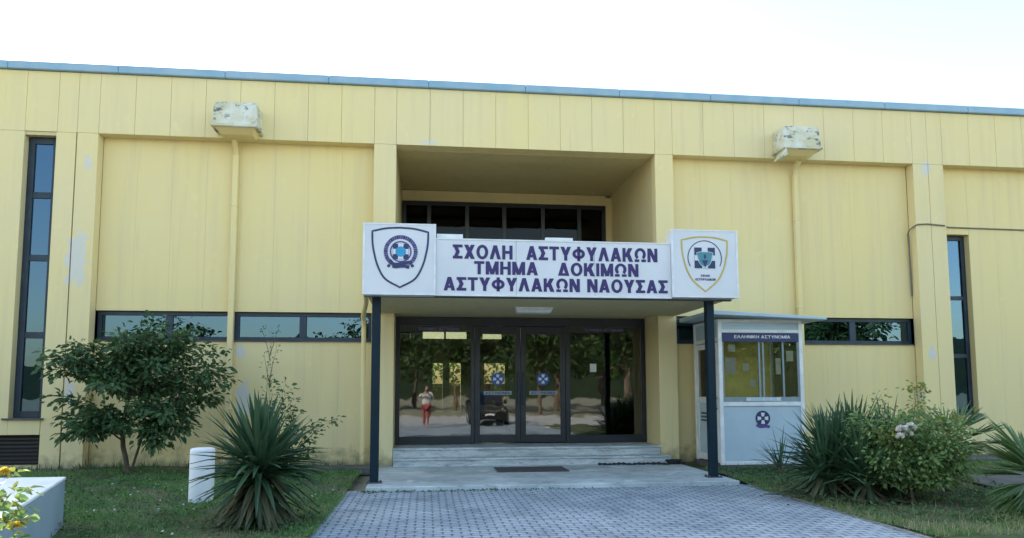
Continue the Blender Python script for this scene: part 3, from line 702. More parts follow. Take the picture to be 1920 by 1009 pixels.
k = MB(); k.strip(shield(ex, ez-.01, .32, .36, .44, -.50), .012, YF-.011, YF-.0075, True); k.build('inner_shield_edge', M['boothpanel'], o)
k = MB(); k.prism([(ex-.055, ez-.04), (ex+.055, ez-.04), (ex, ez-.155)], YF-.012, YF-.0103); k.disc(ex, ez+.02, .03, YF-.012, YF-.0103, 10, .7, 1.3); k.build('crest_figure', M['navy'], o)
lettering('ΣΧΟΛΗ', ex-.075, ex+.075, ez-.315, ez-.28, YF-.002, M['navy'], t2, bold=.02, depth=.003)
lettering('ΑΣΤΥΦΥΛΑΚΩΝ', ex-.175, ex+.175, ez-.38, ez-.34, YF-.002, M['navy'], t2, bold=.02, depth=.003)

# cable sagging over the right pilaster
pts = spline([(-0.02, 0)]*1+[(0, 0), (1, 0)], 2)
k = MB()
cab = [(10.62, PY-.03, 3.6), (10.60, PY-.05, 4.3), (10.56, PY-.08, 4.98), (10.575, PY-.12, 5.07), (10.60, FY+.02, 5.12), (10.66, FY-.02, 5.16), (10.9, FY-.02, 5.175), (11.3, FY-.02, 5.15), (11.42, FY+.1, 5.16), (11.6, PY-.02, 5.175), (13.2, PY-.02, 5.16), (17, PY-.02, 5.12), (21.8, PY-.02, 5.15)]
k.tube(cab, .016, 6)
tag(k.build('wall_cable', M['cable'], loc=(11, FY, 5.1)), 'thin grey cable run across the wall near the right tall window', 'cable')

# ================================================================== GUARD BOOTH
K = thing('guard_booth', 'small white aluminium guard booth with glazed front beside the right post', 'booth', (6.42, 13.8, .12))
bx0, bx1, by0, by1 = 5.48, 7.17, 13.06, 14.33
k = MB(); k.box(bx0-.02, bx1+.02, by0-.02, by1, .05, .16); k.build('plinth', M['kerb'], K)
f = MB(); t = .075
for x, yy in ((bx0, by0), (bx1-t, by0), (bx0, by1-t), (bx1-t, by1-t)): f.box(x, x+t, yy, yy+t, .16, 2.90)
f.box(bx0+t, bx1-t, by0+.004, by0+t, 1.25, 1.33); f.box(bx0+t, bx1-t, by0+.004, by0+t, 2.64, 2.70); f.box(bx0+t, bx1-t, by0+.004, by0+t, .16, .22)
f.box(bx0+t, bx1-t, by0+.004, by0+t, 2.84, 2.90); f.box(bx0+t, bx1-t, by1-t, by1-.004, 1.25, 1.33); f.box(bx0+t, bx1-t, by1-t, by1-.004, 2.55, 2.90)
f.box(bx0+.004, bx0+t, by0+t, by1-t, 2.48, 2.56); f.box(bx0+.004, bx0+t, by0+t, by1-t, 2.84, 2.90); f.box(bx1-t, bx1-.004, by0+t, by1-t, 1.25, 1.33); f.box(bx1-t, bx1-.004, by0+t, by1-t, 2.55, 2.90)
f.build('frame', M['boothframe'], K, bevel=.006)
for bb in ((bx0+t, bx1-t, by0+.03, by0+.05, .22, 1.25), (bx0+t, bx1-t, by0+.03, by0+.05, 2.70, 2.84), (bx1-.05, bx1-.03, by0+t, by1-t, .16, 1.25), (bx0+t, bx1-t, by1-.05, by1-.03, .16, 1.25), (bx0+.03, bx0+.05, by0+t, by1-t, 2.56, 2.84)):
    p = MB(); p.box(*bb); p.build('panel', M['boothpanel'], K)
p = MB(); p.box(bx0+.01, bx1-.01, by0+.01, by1-.01, .12, .165); p.build('floor', M['kerb'], K)
r = MB(); r.hexa([(bx0-.27, by0-.34, 2.95), (bx1+.34, by0-.30, 2.872), (bx1+.34, FY-.01, 2.872), (bx0-.27, FY-.01, 2.95)], [(bx0-.27, by0-.34, 3.03), (bx1+.34, by0-.30, 2.925), (bx1+.34, FY-.01, 2.925), (bx0-.27, FY-.01, 3.03)])
r.build('roof', M['boothpanel'], K, bevel=.01)
wn = MB(); y = by0+.02
wn.box(bx0+t, bx0+t+.035, y, y+.04, 1.33, 2.64); wn.box(bx1-t-.035, bx1-t, y, y+.04, 1.33, 2.64)
wn.box(bx0+t+.035, bx1-t-.035, y, y+.04, 1.33, 1.42); wn.box(bx0+t+.035, bx1-t-.035, y, y+.04, 2.60, 2.64)
for x in (6.30, 6.38, 6.78): wn.box(x-.018, x+.018, y+.01, y+.045, 1.42, 2.60)
wo = wn.build('window', simple('grey window bar', (.24, .30, .33), .5), K, bevel=.004)
g = MB(); g.box(bx0+t+.02, bx1-t-.02, y+.025, y+.033, 1.40, 2.62); g.build('pane', M['boothglass'], wo)
g = MB(); g.box(bx1-.05, bx1-.04, by0+t, by1-t, 1.33, 2.55); g.build('pane', M['boothglass'], K)
g = MB(); g.box(bx0+t, bx1-t, by1-.05, by1-.035, 1.33, 2.55); g.build('facade_stand_in', simple('yellow facade stand-in', (.80, .70, .20), .8, (.62, .58, .20), 5), K)  # added panel, brightened yellow, standing in for the facade seen through the booth
g = MB(); g.box(bx0+t+.004, bx1-t-.004, by0+.003, by0+.016, 2.47, 2.635); hs = g.build('header_strip', M['navy'], K)
lettering('ΕΛΛΗΝΙΚΗ ΑΣΤΥΝΟΜΙΑ', 5.80, 6.92, 2.535, 2.592, by0, M['white'], hs, bold=.012)
g = MB(); g.box(6.00, 6.70, by0+.006, by0+.016, 1.345, 1.415); bs_ = g.build('lower_strip', M['boothpanel'], K)
for x, w_ in ((6.02, .07), (6.33, .03), (6.48, .03), (6.61, .07)):
    g = MB(); g.box(x, x+w_, by0+.002, by0+.0055, 1.352, 1.408); g.build('strip_mark', M['signwhite'], bs_)
emblem_small(6.33, 1.02, .145, by0+.028, K)
g = MB(); g.strip(spline([(6.20, .90), (6.28, .865), (6.38, .875), (6.46, .86)], 5), .05, by0+.018, by0+.024); g.build('emblem_ribbon', M['purple'], K)
for a, b, z0, z1 in ((5.635, 5.84, 1.86, 2.17), (5.98, 6.10, 1.92, 2.06), (6.64, 6.74, 1.85, 2.16), (6.12, 6.22, 1.62, 1.75), (5.70, 5.84, 2.28, 2.42), (6.86, 7.0, 2.1, 2.3)):
    g = MB(); g.box(a, b, by0+.062, by0+.066, z0, z1); g.build('paper_sheet', M['paper'], K)
# booth door on the left side
dr = MB(); x = bx0+.012; ya, yb = by0+t+.03, by1-t-.02
dr.box(x, x+.045, ya, ya+.08, .19, 2.46); dr.box(x, x+.045, yb-.08, yb, .19, 2.46)
for a, b in ((.19, .32), (1.30, 1.42), (2.36, 2.46)): dr.box(x+.002, x+.043, ya+.08, yb-.08, a, b)
do = dr.build('door', M['boothframe'], K, bevel=.004)
g = MB(); g.box(x+.018, x+.026, ya+.07, yb-.07, 1.42, 2.36); g.build('pane', M['boothglass'], do)
g = MB(); g.box(x+.012, x+.03, ya+.07, yb-.07, .32, 1.30); g.build('door_panel', M['boothpanel'], do)
g = MB(); g.tube([(x-.045, ya+.04, 1.18), (x-.045, ya+.04, 1.42)], .014, 8); g.box(x-.045, x, ya+.03, ya+.05, 1.19, 1.21); g.box(x-.045, x, ya+.03, ya+.05, 1.39, 1.41); g.build('handle', M['doorframe'], do)
g = MB()
for i in range(3): g.box(x-.004, x+.010, ya+.22, yb-.2, 1.08-.07*i, 1.12-.07*i)
g.build('door_vent', M['kerb'], do)
k = MB(); k.box(5.95, 6.25, 13.6, 13.62, 1.5, 2.3)
ch = thing('booth_chair', 'dark office chair standing inside the guard booth', 'chair', (6.05, 13.75, .165))
k = MB(); k.box(5.85, 6.25, 13.6, 13.95, .60, .67); k.build('seat', M['black'], ch, bevel=.02)
k = MB(); k.box(5.86, 6.24, 13.93, 13.98, .72, 1.35); k.build('backrest', M['black'], ch, bevel=.02)
k = MB(); k.tube([(6.05, 13.78, .60), (6.05, 13.78, .25)], .03); k.build('leg', M['black'], ch)
k = MB(); k.box(6.03, 6.07, 13.6, 13.96, .168, .21); k.box(5.87, 6.23, 13.76, 13.8, .17, .208); k.build('foot', M['black'], ch)

# ================================================================== YARD OBJECTS
BK = thing('concrete_block', 'large low white concrete block on the grass at the lower left', 'block', (-5.3, 7, 0))
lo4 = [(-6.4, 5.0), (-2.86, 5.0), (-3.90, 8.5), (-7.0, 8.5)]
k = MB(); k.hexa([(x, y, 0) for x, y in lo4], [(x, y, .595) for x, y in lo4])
k.build('block_body', simple('white concrete shaded sides', (.30, .40, .46), .85, (.24, .33, .39), 1.6, bmp=.35), BK, bevel=.012)  # shade on the white block's sides painted in as blue grey
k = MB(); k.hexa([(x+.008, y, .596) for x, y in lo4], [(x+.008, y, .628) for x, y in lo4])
k.build('block_top', simple('white concrete lit top', (.80, .81, .80), .8, (.68, .70, .71), 2.2, bmp=.3), BK, bevel=.008)  # lit top of the same white block, given a brighter colour
k = MB(); k.tube([(-2.98, 10.24, -.02), (-2.98, 10.24, .76), (-2.98, 10.24, .785), (-2.98, 10.24, .795)], [.158, .158, .15, .12], 28)
tag(k.build('marker_post', simple('chipped white paint', (.72, .73, .74), .7, (.52, .54, .56), 1.6, bmp=.2, lo=.55, hi=.62), loc=(-2.98, 10.24, .0)), 'short round white post standing in the grass beside the yucca', 'post')

# ================================================================== PLANTS
def branchy(rootpos, tips, r0, tilt=.35):
    """limbs that leave a common stem and end at given tips"""
    mb = MB(); paths = []
    b = Vector(rootpos)
    for tp, fork in tips:
        tp = Vector(tp); fk = Vector(fork)
        pts = []
        for i in range(7):
            t = i/6; p = fk.lerp(tp, t); p.z += math.sin(t*math.pi)*tilt*(tp-fk).length*.35
            p += Vector((random.uniform(-1, 1), random.uniform(-1, 1), random.uniform(-1, 1)))*.025*(tp-fk).length*(1 if 0 < i < 6 else 0)
            pts.append(p)
        mb.tube(pts, [r0*.55*(1-t/6.6) for t in range(7)], 5, False); paths.append(pts)
    return mb, paths
# --- broadleaf tree by the left wall
T = thing('small_tree', 'dark leafy small tree in the grass before the left wall', 'tree', (-5.12, 13.35, .12))
tb = Vector((-5.12, 13.35, .10))
mb = MB(); mb.tube([tb, tb+Vector((-.03, 0, .25)), tb+Vector((-.10, .02, .5)), tb+Vector((-.12, 0, .85)), tb+Vector((-.05, 0, 1.3))], [.045, .042, .04, .036, .03], 8)
mb.tube([tb+Vector((.03, .02, 0)), tb+Vector((.12, .03, .35)), tb+Vector((.25, 0, .8))], [.028, .025, .02], 6)
mb.build('trunk', M['bark'], T)
outline = []   # limb ends spread through a flat-topped crown
for i in range(30):
    a = random.uniform(0, 2*math.pi); rr = math.sqrt(random.uniform(.04, 1)); z = random.uniform(-1, 1)
    sc = math.sqrt(max(0, 1-z*z*.55))
    x = -4.88+1.34*rr*sc*math.cos(a); yv = 13.15+.9*rr*sc*math.sin(a); zz = 1.80+.74*z
    if x < -5.6 and zz < 1.05: zz += .35
    outline.append((x, yv, zz))
outline += [(-6.28, 13.1, 2.10), (-6.22, 13.0, 1.90), (-6.05, 13.2, 2.35), (-6.05, 12.9, 1.42), (-6.1, 13.3, 1.05), (-3.40, 13.0, 1.78), (-3.55, 13.1, 1.95), (-3.60, 12.9, 2.2), (-3.75, 13.2, 1.45), (-4.7, 13.0, 2.72), (-4.85, 13.2, 2.62), (-4.2, 12.9, 2.45), (-5.2, 13.0, 2.50), (-4.4, 12.8, .85), (-5.0, 12.7, .95), (-5.7, 12.9, .98), (-3.9, 13.0, 2.35), (-6.1, 12.9, 2.2), (-5.65, 12.9, .85), (-4.55, 12.9, .66), (-4.15, 13.0, .90), (-5.95, 13.0, .82)]
forks = [tb+Vector((-.12, 0, .85)), tb+Vector((-.05, 0, 1.3)), tb+Vector((.25, 0, .8)), tb+Vector((-.10, .02, .6))]
tips = [(o_, min(forks, key=lambda q: (Vector(o_)-q).length+random.uniform(0, .3))) for o_ in outline]
mb, paths = branchy(tb, tips, .032); mb.build('limbs', M['bark'], T)
def spray(paths, per, L, W, spread, start=.35, flat=.8):
    C_, D_, N_ = [], [], []
    for pts in paths:
        P = np.array(pts); n = per
        t = rng.uniform(start, 1.05, n)*(len(P)-1); i = np.minimum(t.astype(int), len(P)-2); f = (t-i)[:, None]
        base = P[i]*(1-f)+P[i+1]*f; ax = nrm(P[i+1]-P[i])
        off = rng.normal(size=(n, 3))*spread*np.array([1, 1, .55])
        C_.append(base+off); d = nrm(off+ax*spread*.6+rng.normal(size=(n, 3))*spread*.35)
        d[:, 2] -= .25; D_.append(d); nn = rng.normal(size=(n, 3))*(1-flat)+np.array([0, 0, 1.])*flat; N_.append(nn)
    c = np.concatenate(C_); n = len(c)
    return leaf_geo(c, np.concatenate(D_), np.concatenate(N_), L*rng.uniform(.65, 1.25, n), W*rng.uniform(.7, 1.2, n))
V_, F_ = spray(paths, 150, .12, .062, .105, .34, .65)
mesh_np('crown', V_, F_, M['treeleaf'], T)
# --- leafy shrub and thin sapling by the wall behind the left yucca
T = thing('leafy_shrub', 'loose leafy shrub with long arms against the wall behind the yucca', 'shrub', (-2.55, 13.3, .1))
tips = [((-2.75, 13.1, 1.70), (-2.6, 13.3, .2)), ((-2.45, 13.0, 1.66), (-2.6, 13.3, .2)), ((-2.30, 13.1, 1.50), (-2.5, 13.3, .2)), ((-2.28, 13.2, 1.2), (-2.5, 13.3, .2)), ((-1.62, 13.0, 1.06), (-2.4, 13.3, .3)), ((-1.95, 13.1, 1.0), (-2.4, 13.3, .3)), ((-2.05, 13.0, .75), (-2.4, 13.3, .2)), ((-2.2, 12.9, .55), (-2.4, 13.3, .2)), ((-2.0, 13.2, .5), (-2.4, 13.3, .2)), ((-2.35, 13.0, .9), (-2.5, 13.3, .2)), ((-2.7, 13.0, 1.0), (-2.6, 13.3, .2))]
mb, paths = branchy((0, 0, 0), tips, .018, .2); mb.build('stem', M['bark'], T)
V_, F_ = spray(paths, 46, .095, .05, .055, .45, .6); mesh_np('foliage', V_, F_, M['treeleaf'], T)
T = thing('bare_sapling', 'thin almost bare sapling rising straight beside the left downpipe', 'sapling', (-2.80, 13.45, .1))
tips = [((-2.80, 13.45, 2.80), (-2.80, 13.45, .1)), ((-2.92, 13.45, 2.25), (-2.8, 13.45, 1.6)), ((-2.70, 13.45, 2.4), (-2.8, 13.45, 1.7)), ((-2.95, 13.4, 2.7), (-2.8, 13.45, 2.1)), ((-2.66, 13.4, 2.72), (-2.8, 13.45, 2.2))]
mb, paths = branchy((0, 0, 0), tips, .016, .05); mb.build('stem', M['bark'], T)
V_, F_ = spray(paths, 14, .05, .025, .035, .5, .5); mesh_np('foliage', V_, F_, M['weed'], T)

# --- yuccas
def yucca(T, cx, cy, z0, h, n, L, W, up_min=-10, skirt=60, dry=10, lean=(0, 0)):
    mb = MB(); mb.tube([(cx, cy, z0-.05), (cx+lean[0]*.5, cy+lean[1]*.5, z0+h*.5), (cx+lean[0], cy+lean[1], z0+h)], [.085, .075, .06], 8); mb.build('trunk', M['bark'], T)
    top = np.array([cx+lean[0], cy+lean[1], z0+h])
    def dirs(n, e0, e1):
        az = rng.uniform(0, 2*np.pi, n); el = np.radians(rng.uniform(e0, e1, n))
        return np.stack([np.cos(az)*np.cos(el), np.sin(az)*np.cos(el), np.sin(el)], 1), el
    d, el = dirs(n, up_min, 85)
    base = top+d*.05+np.array([0, 0, 1.])*rng.uniform(-.18, .05, n)[:, None]
    V, F = blade_geo(base, d, L*rng.uniform(.75, 1.1, n), W*rng.uniform(.8, 1.15, n), np.where(el > .6, .04, .18)*rng.uniform(.4, 1.7, n))
    mesh_np('leaves', V, F, M['yucca'], T)
    if skirt:
        d, el = dirs(skirt, -70, -5); base = top+d*.06+np.array([0, 0, 1.])*-rng.uniform(.04, max(.06, h*.75), skirt)[:, None]
        V, F = blade_geo(base, d, L*rng.uniform(.55, .95, skirt), W*rng.uniform(.8, 1.1, skirt), rng.uniform(.15, .5, skirt))
        V[:, 2] = np.maximum(V[:, 2], z0+.01+rng.uniform(0, .02, len(V))); mesh_np('lower_leaves', V, F, M['yuccaskirt'], T)
    if dry:
        d, el = dirs(dry, -75, -20); base = top+d*.05+np.array([0, 0, 1.])*-rng.uniform(.06, max(.08, h*.7), dry)[:, None]
        V, F = blade_geo(base, d, L*rng.uniform(.5, .85, dry), W*.9*np.ones(dry), rng.uniform(.2, .6, dry))
        V[:, 2] = np.maximum(V[:, 2], z0+.01+rng.uniform(0, .02, len(V))); mesh_np('dry_leaves', V, F, M['yuccadry'], T)
T = thing('yucca', 'large round yucca with drooping dead leaves left of the paving', 'yucca', (-1.88, 8.6, .1), 'yuccas in the front beds')
yucca(T, -1.88, 8.6, .06, .66, 230, .82, .092, -14, 150, 40)
T = thing('yucca', 'dense upright yucca clump between the guard booth and the rose bush', 'yucca', (5.75, 9.6, .1), 'yuccas in the front beds')
for (x, yv, h, n) in ((5.50, 9.65, .35, 80), (5.76, 9.7, .46, 110), (6.10, 9.85, .50, 110), (6.42, 9.6, .42, 90), (5.95, 9.35, .30, 80)):
    yucca(T, x, yv, .09, h, int(n*1.5), .90, .075, 4, 60, 6, (random.uniform(-.08, .08), random.uniform(-.06, .06)))
T = thing('yucca', 'small sparse yucca in front of the guard booth panel', 'yucca', (6.15, 12.1, .1), 'yuccas in the front beds')
yucca(T, 6.15, 12.1, .09, .14, 34, .62, .034, 10, 12, 0)

# --- rose bush with a white flower
T = thing('rose_bush', 'tall loose rose bush with one white bloom beside the yucca clump', 'rose bush', (6.38, 9.0, .1))
tips = []
for i in range(46):
    a = random.uniform(0, 6.28); rr = math.sqrt(random.random()); z = random.uniform(.35, 1.28)
    tips.append(((6.43+.72*rr*math.cos(a)*(1.1-.25*abs(z-.8)), 9.05+.5*rr*math.sin(a), z), (6.35+random.uniform(-.1, .12), 9.0, .25)))
tips += [((6.050, 9.050, 1.500), (6.230, 9.050, 0.700)), ((5.990, 9.050, 1.380), (6.230, 9.050, 0.700)), ((6.530, 9.050, 1.620), (6.480, 9.050, 0.700)), ((6.610, 9.050, 1.450), (6.480, 9.050, 0.700)), ((6.830, 9.050, 1.280), (6.530, 9.050, 0.600)), ((5.780, 8.950, 1.100), (6.230, 9.050, 0.500)), ((6.380, 8.950, 1.250), (6.380, 9.050, 0.500))]
mb, paths = branchy((0, 0, 0), tips, .018, .25)
mb.tube([(6.370, 8.950, 0.050), (6.330, 8.950, 0.400), (6.230, 8.950, 0.750)], [.022, .02, .014], 6); mb.build('stem', M['bark'], T)
V_, F_ = spray(paths[:46], 170, .066, .044, .09, .25, .55); v2, f2 = spray(paths[46:], 40, .055, .036, .05, .4, .5)
V_, F_ = merge([(V_, F_), (v2, f2)]); mesh_np('foliage', V_, F_, M['rose'], T)
yp = [[(6.730, 8.850, 1.050), (6.830, 8.850, 1.150), (6.930, 8.850, 1.220)], [(6.630, 8.850, 1.100), (6.730, 8.850, 1.200)], [(6.530, 9.000, 1.500), (6.540, 9.000, 1.600)], [(6.930, 8.850, 0.950), (6.980, 8.850, 1.050)], [(5.930, 8.850, 0.900), (5.980, 8.850, 1.000)]]
V_, F_ = spray(yp, 34, .06, .038, .055, .1, .5); mesh_np('young_leaves', V_, F_, M['roseyoung'], T)
def bloom(c, r, n, mat, parent, name='bloom'):
    d = sphere_dirs(n); d[:, 2] = np.abs(d[:, 2])*.9+.05; d = nrm(d); cc = np.array(c)+d*r*.15
    nn = nrm(np.cross(d, rng.normal(size=(n, 3))))*.6+np.array([0, 0, .3])
    V, F = leaf_geo(cc, d, nn, r*rng.uniform(.7, 1.1, n), r*.9*np.ones(n), .3)
    return mesh_np(name, V, F, mat, parent)
for c, r in (((6.090, 8.700, 1.040), .075), ((6.210, 8.700, 1.060), .075), ((6.030, 8.670, 0.950), .06), ((6.150, 8.690, 0.990), .07)): bloom(c, r, 40, M['petalwhite'], T)

# --- fan palms on the right
def fan(center, d, r, n, spread, mat_parts, lift=0):
    d = np.array(d, float); d /= np.linalg.norm(d); s = np.cross(d, [0, 0, 1.]); s /= np.linalg.norm(s); n2 = np.cross(s, d)
    a = np.linspace(-spread, spread, n)+rng.normal(size=n)*.03
    dd = np.cos(a)[:, None]*d+np.sin(a)[:, None]*s+n2*(np.abs(a)*.18+rng.normal(size=n)*.04)[:, None]
    mat_parts.append(blade_geo(np.repeat(np.array([center]), n, 0)+dd*.03, dd, r*(1-.22*np.abs(a)/spread)*rng.uniform(.92, 1.05, n), np.full(n, r*.075), rng.uniform(.02, .14, n), 5, lambda t: (1-t)**.5*(.3+.7*min(1, t*2.2)), .4))
def palm(T, base, h, fronds, r, leaf='palm'):
    bx, by, bz = base
    mb = MB(); mb.tube([(bx, by, bz-.05), (bx+.02, by, bz+h*.5), (bx, by, bz+h)], [.10, .085, .07], 8)
    mb.build('trunk', M['bark'], T)
    pm = MB(); parts = []
    for az, el, pl, sp in fronds:
        az, el = R_(az), R_(el); d = Vector((math.cos(az)*math.cos(el), math.sin(az)*math.cos(el), math.sin(el)))
        p0 = Vector((bx, by, bz+h)); p2 = p0+d*pl; p1 = p0.lerp(p2, .5)+Vector((0, 0, .05*pl))
        pm.tube([p0, p1, p2], [.014, .011, .008], 5, False); d2 = (p2-p1).normalized()
        fan(tuple(p2), tuple(d2), r*random.uniform(.85, 1.1), 22, R_(sp), parts)
    pm.build('stalks', M['stem'], T); V, F = merge(parts); mesh_np('fronds', V, F, M[leaf], T)
T = thing('fan_palm', 'dark fan palm with a leaning trunk under the right tall window', 'palm', (7.62, 9.85, .1), 'fan palms in the right bed')
palm(T, (7.62, 9.85, .08), .62, [(60, 50, .35, 75), (110, 55, .3, 80), (20, 32, .55, 22), (-20, 8, .5, 60), (150, 40, .3, 80), (-60, 30, .35, 70), (200, 15, .35, 75), (-110, 10, .3, 70), (0, 60, .3, 70), (30, -2, .5, 45)], .52)
T = thing('fan_palm', 'pale leaved fan palm cut by the right edge of the photo', 'palm', (7.35, 8.05, .1), 'fan palms in the right bed')
palm(T, (7.45, 8.05, .08), .38, [(175, 35, .25, 26), (160, 12, .22, 22), (190, -8, .22, 24), (200, 20, .25, 24), (180, -28, .2, 30), (120, 55, .3, 60), (60, 40, .3, 70), (0, 30, .3, 70), (-60, 25, .3, 70), (-100, 20, .3, 50), (215, -18, .2, 26), (150, 50, .25, 40)], .62)

# --- yellow roses close to the camera on the left
T = thing('yellow_rose_bush', 'yellow flowering rose bush at the left edge close to the camera', 'rose bush', (-2.62, 4.3, .1))
tips = [((-2.22, 4.2, 1.11), (-2.62, 4.3, .4)), ((-2.17, 4.2, 1.03), (-2.62, 4.3, .4)), ((-2.20, 4.2, .98), (-2.62, 4.3, .4)), ((-2.17, 4.2, .90), (-2.62, 4.3, .3)), ((-2.15, 4.2, .80), (-2.62, 4.3, .3)), ((-2.21, 4.2, .84), (-2.62, 4.3, .3)), ((-2.5, 4.2, 1.3), (-2.62, 4.3, .4)), ((-2.7, 4.3, 1.3), (-2.62, 4.3, .4)), ((-2.9, 4.4, 1.2), (-2.62, 4.3, .4)), ((-2.6, 4.4, 1.0), (-2.62, 4.3, .3)), ((-2.9, 4.1, .9), (-2.62, 4.3, .3))]
mb, paths = branchy((0, 0, 0), tips, .010, .2); mb.tube([(-2.62, 4.3, .0), (-2.62, 4.3, .45)], .018, 6); mb.build('stem', M['stem'], T)
V_, F_ = spray(paths, 16, .07, .045, .05, .55, .5); mesh_np('foliage', V_, F_, M['rose'], T)
V_, F_ = spray([p[-3:] for p in paths[:4]], 8, .06, .04, .03, .2, .5); mesh_np('young_leaves', V_, F_, M['roseyoung'], T)
for c in ((-2.22, 4.17, 1.12), (-2.15, 4.17, .84), (-2.50, 4.2, 1.33), (-2.85, 4.3, 1.2), (-2.27, 4.18, .97)): bloom(c, .036, 34, M['petalyellow'], T)

# --- grass and weeds
def grass(name, n, xr, yr, h, wd, mat, dens=None, seg=2):
    x = rng.uniform(*xr, n); yv = rng.uniform(*yr, n)
    if dens is not None:
        keep = rng.random(n) < dens(x, yv); x, yv = x[keep], yv[keep]
    n = len(x)
    z = np.array([lawn_z(a, b) for a, b in zip(x, yv)])-.01
    az = rng.uniform(0, 2*np.pi, n); el = np.radians(rng.uniform(35, 88, n))
    d = np.stack([np.cos(az)*np.cos(el), np.sin(az)*np.cos(el), np.sin(el)], 1)
    V, F = blade_geo(np.stack([x, yv, z], 1), d, h*rng.uniform(.4, 1.3, n), np.full(n, wd)*rng.uniform(.7, 1.4, n), rng.uniform(.05, .5, n), seg, None, .1)
    o = mesh_np(name, V, F, mat); return tag(o, kind='stuff')
clump = lambda x, y: np.where(x < 0, np.clip((y-6.6)/1.9, .15, 1), 1)*np.clip(.50+.5*np.sin(x*3.1+1.3*np.sin(y*2.2))*np.sin(y*2.7+x)+.25*np.sin(x*9+y*7), .08, 1)
grass('grass', 120000, (-7.5, -1.14), (6.2, 13.8), .085, .009, M['grass'], clump)
grass('grass', 60000, (5.08, 12), (6.8, 13.2), .085, .009, M['grass'], lambda x, y: clump(x, y)*np.where((x > 8.2) & (y > 8.8) & (y < 11.5), 0.05, 1))
grass('dry_grass', 16000, (5.08, 9), (6.8, 10.6), .13, .006, M['drygrass'], lambda x, y: np.clip(clump(x+3, y)-.15, 0, 1)*np.where((x > 8.2) & (y > 8.8), 0.05, 1))
grass('dry_grass', 7000, (-6, -1.1), (6.5, 12.5), .08, .006, M['drygrass'], lambda x, y: np.clip(clump(x+1, y)-.3, 0, 1))
grass('tall_weeds', 1500, (-8, -1), (13.5, 13.85), .16, .012, M['weed'], clump)
grass('tall_weeds', 1800, (-8, -1.2), (14.2, 14.37), .20, .016, M['weed'], lambda x, y: clump(x*1.7, y+x))
grass('tall_weeds', 1400, (5.1, 8.5), (12.2, 13.1), .18, .012, M['weed'], clump)
def ground_leaves(name, n, xr, yr, L, W, mat, dens, zoff=.03):
    x = rng.uniform(*xr, n); yv = rng.uniform(*yr, n); kp = rng.random(n) < dens(x, yv); x, yv = x[kp], yv[kp]; n = len(x)
    z = np.array([lawn_z(a, b) for a, b in zip(x, yv)])+rng.uniform(0, zoff, n)
    d = rng.normal(size=(n, 3)); d[:, 2] = np.abs(d[:, 2])*.5
    V, F = leaf_geo(np.stack([x, yv, z], 1), d, rng.normal(size=(n, 3))*.4+np.array([0, 0, 1.]), L*rng.uniform(.6, 1.3, n), W*rng.uniform(.7, 1.2, n))
    return tag(mesh_np(name, V, F, mat), kind='stuff')
ground_leaves('ground_cover', 9000, (-6, -1.15), (7, 13.6), .05, .032, M['weed'], lambda x, y: clump(x*1.3, y), .09)
ground_leaves('ground_cover', 7000, (5.2, 8.5), (7.5, 12.6), .06, .034, M['weed'], lambda x, y: clump(x*1.2+2, y), .10)
ground_leaves('clover_flowers', 420, (-5.5, -1.3), (7, 12), .034, .03, M['clover'], lambda x, y: clump(x, y)*.6, .10)
ground_leaves('fallen_leaves', 120, (-4, -1.0), (7.2, 12), .05, .035, M['yuccadry'], lambda x, y: clump(x, y), .02)
ground_leaves('fallen_leaves', 60, (-1.2, 5.1), (7.2, 11.2), .04, .028, M['yuccadry'], lambda x, y: np.where(np.minimum(x+1.2, 5.1-x) < .5, .9, .12), .005)
ground_leaves('fallen_leaves', 260, (5.1, 8.5), (7.2, 10.5), .05, .035, M['yuccadry'], lambda x, y: clump(x, y), .02)
# moss and weeds in the joint between the slab and the pavers
n = 900; x = rng.uniform(-1.0, 5.0, n); x = x[rng.random(n) < np.clip(.9-.22*(x+1), .04, 1)]; n = len(x)
d = rng.normal(size=(n, 3)); d[:, 2] = np.abs(d[:, 2])
V_, F_ = leaf_geo(np.stack([x, 11.24-np.abs(rng.normal(size=n))*.07, np.full(n, .035)], 1), d, rng.normal(size=(n, 3))+np.array([0, 0, 1.]), .035*np.ones(n), .02*np.ones(n))
tag(mesh_np('joint_weeds', V_, F_, M['weed']), kind='stuff')

def hills(name, y, h0, seed, x0=-500, x1=500, n=160, depth=60):
    rs = np.random.default_rng(seed); ph_ = rs.uniform(0, 6.28, 8); vs, fs = [], []
    for i in range(n+1):
        x = x0+(x1-x0)*i/n
        h = h0*(.62+.2*math.sin(x*.011+ph_[0])+.12*math.sin(x*.031+ph_[1])+.06*math.sin(x*.09+ph_[2])+.03*math.sin(x*.23+ph_[3]))
        vs += [(x, y, -1), (x, y-depth*.35, h*.6), (x, y-depth, h), (x, y-depth*2.4, -1)]
    for i in range(n):
        for j in range(3): a = i*4+j; fs.append((a, a+1, a+5, a+4))
    me = bpy.data.meshes.new(name); me.from_pydata(vs, [], fs); me.polygons.foreach_set('use_smooth', [True]*len(fs))
    return tag(link_mesh(name, me, simple('wooded hillside', (.014, .026, .014), .95, (.026, .038, .018), .35, spec=.1)), kind='structure')
hills('hills', -120, 22, 3)
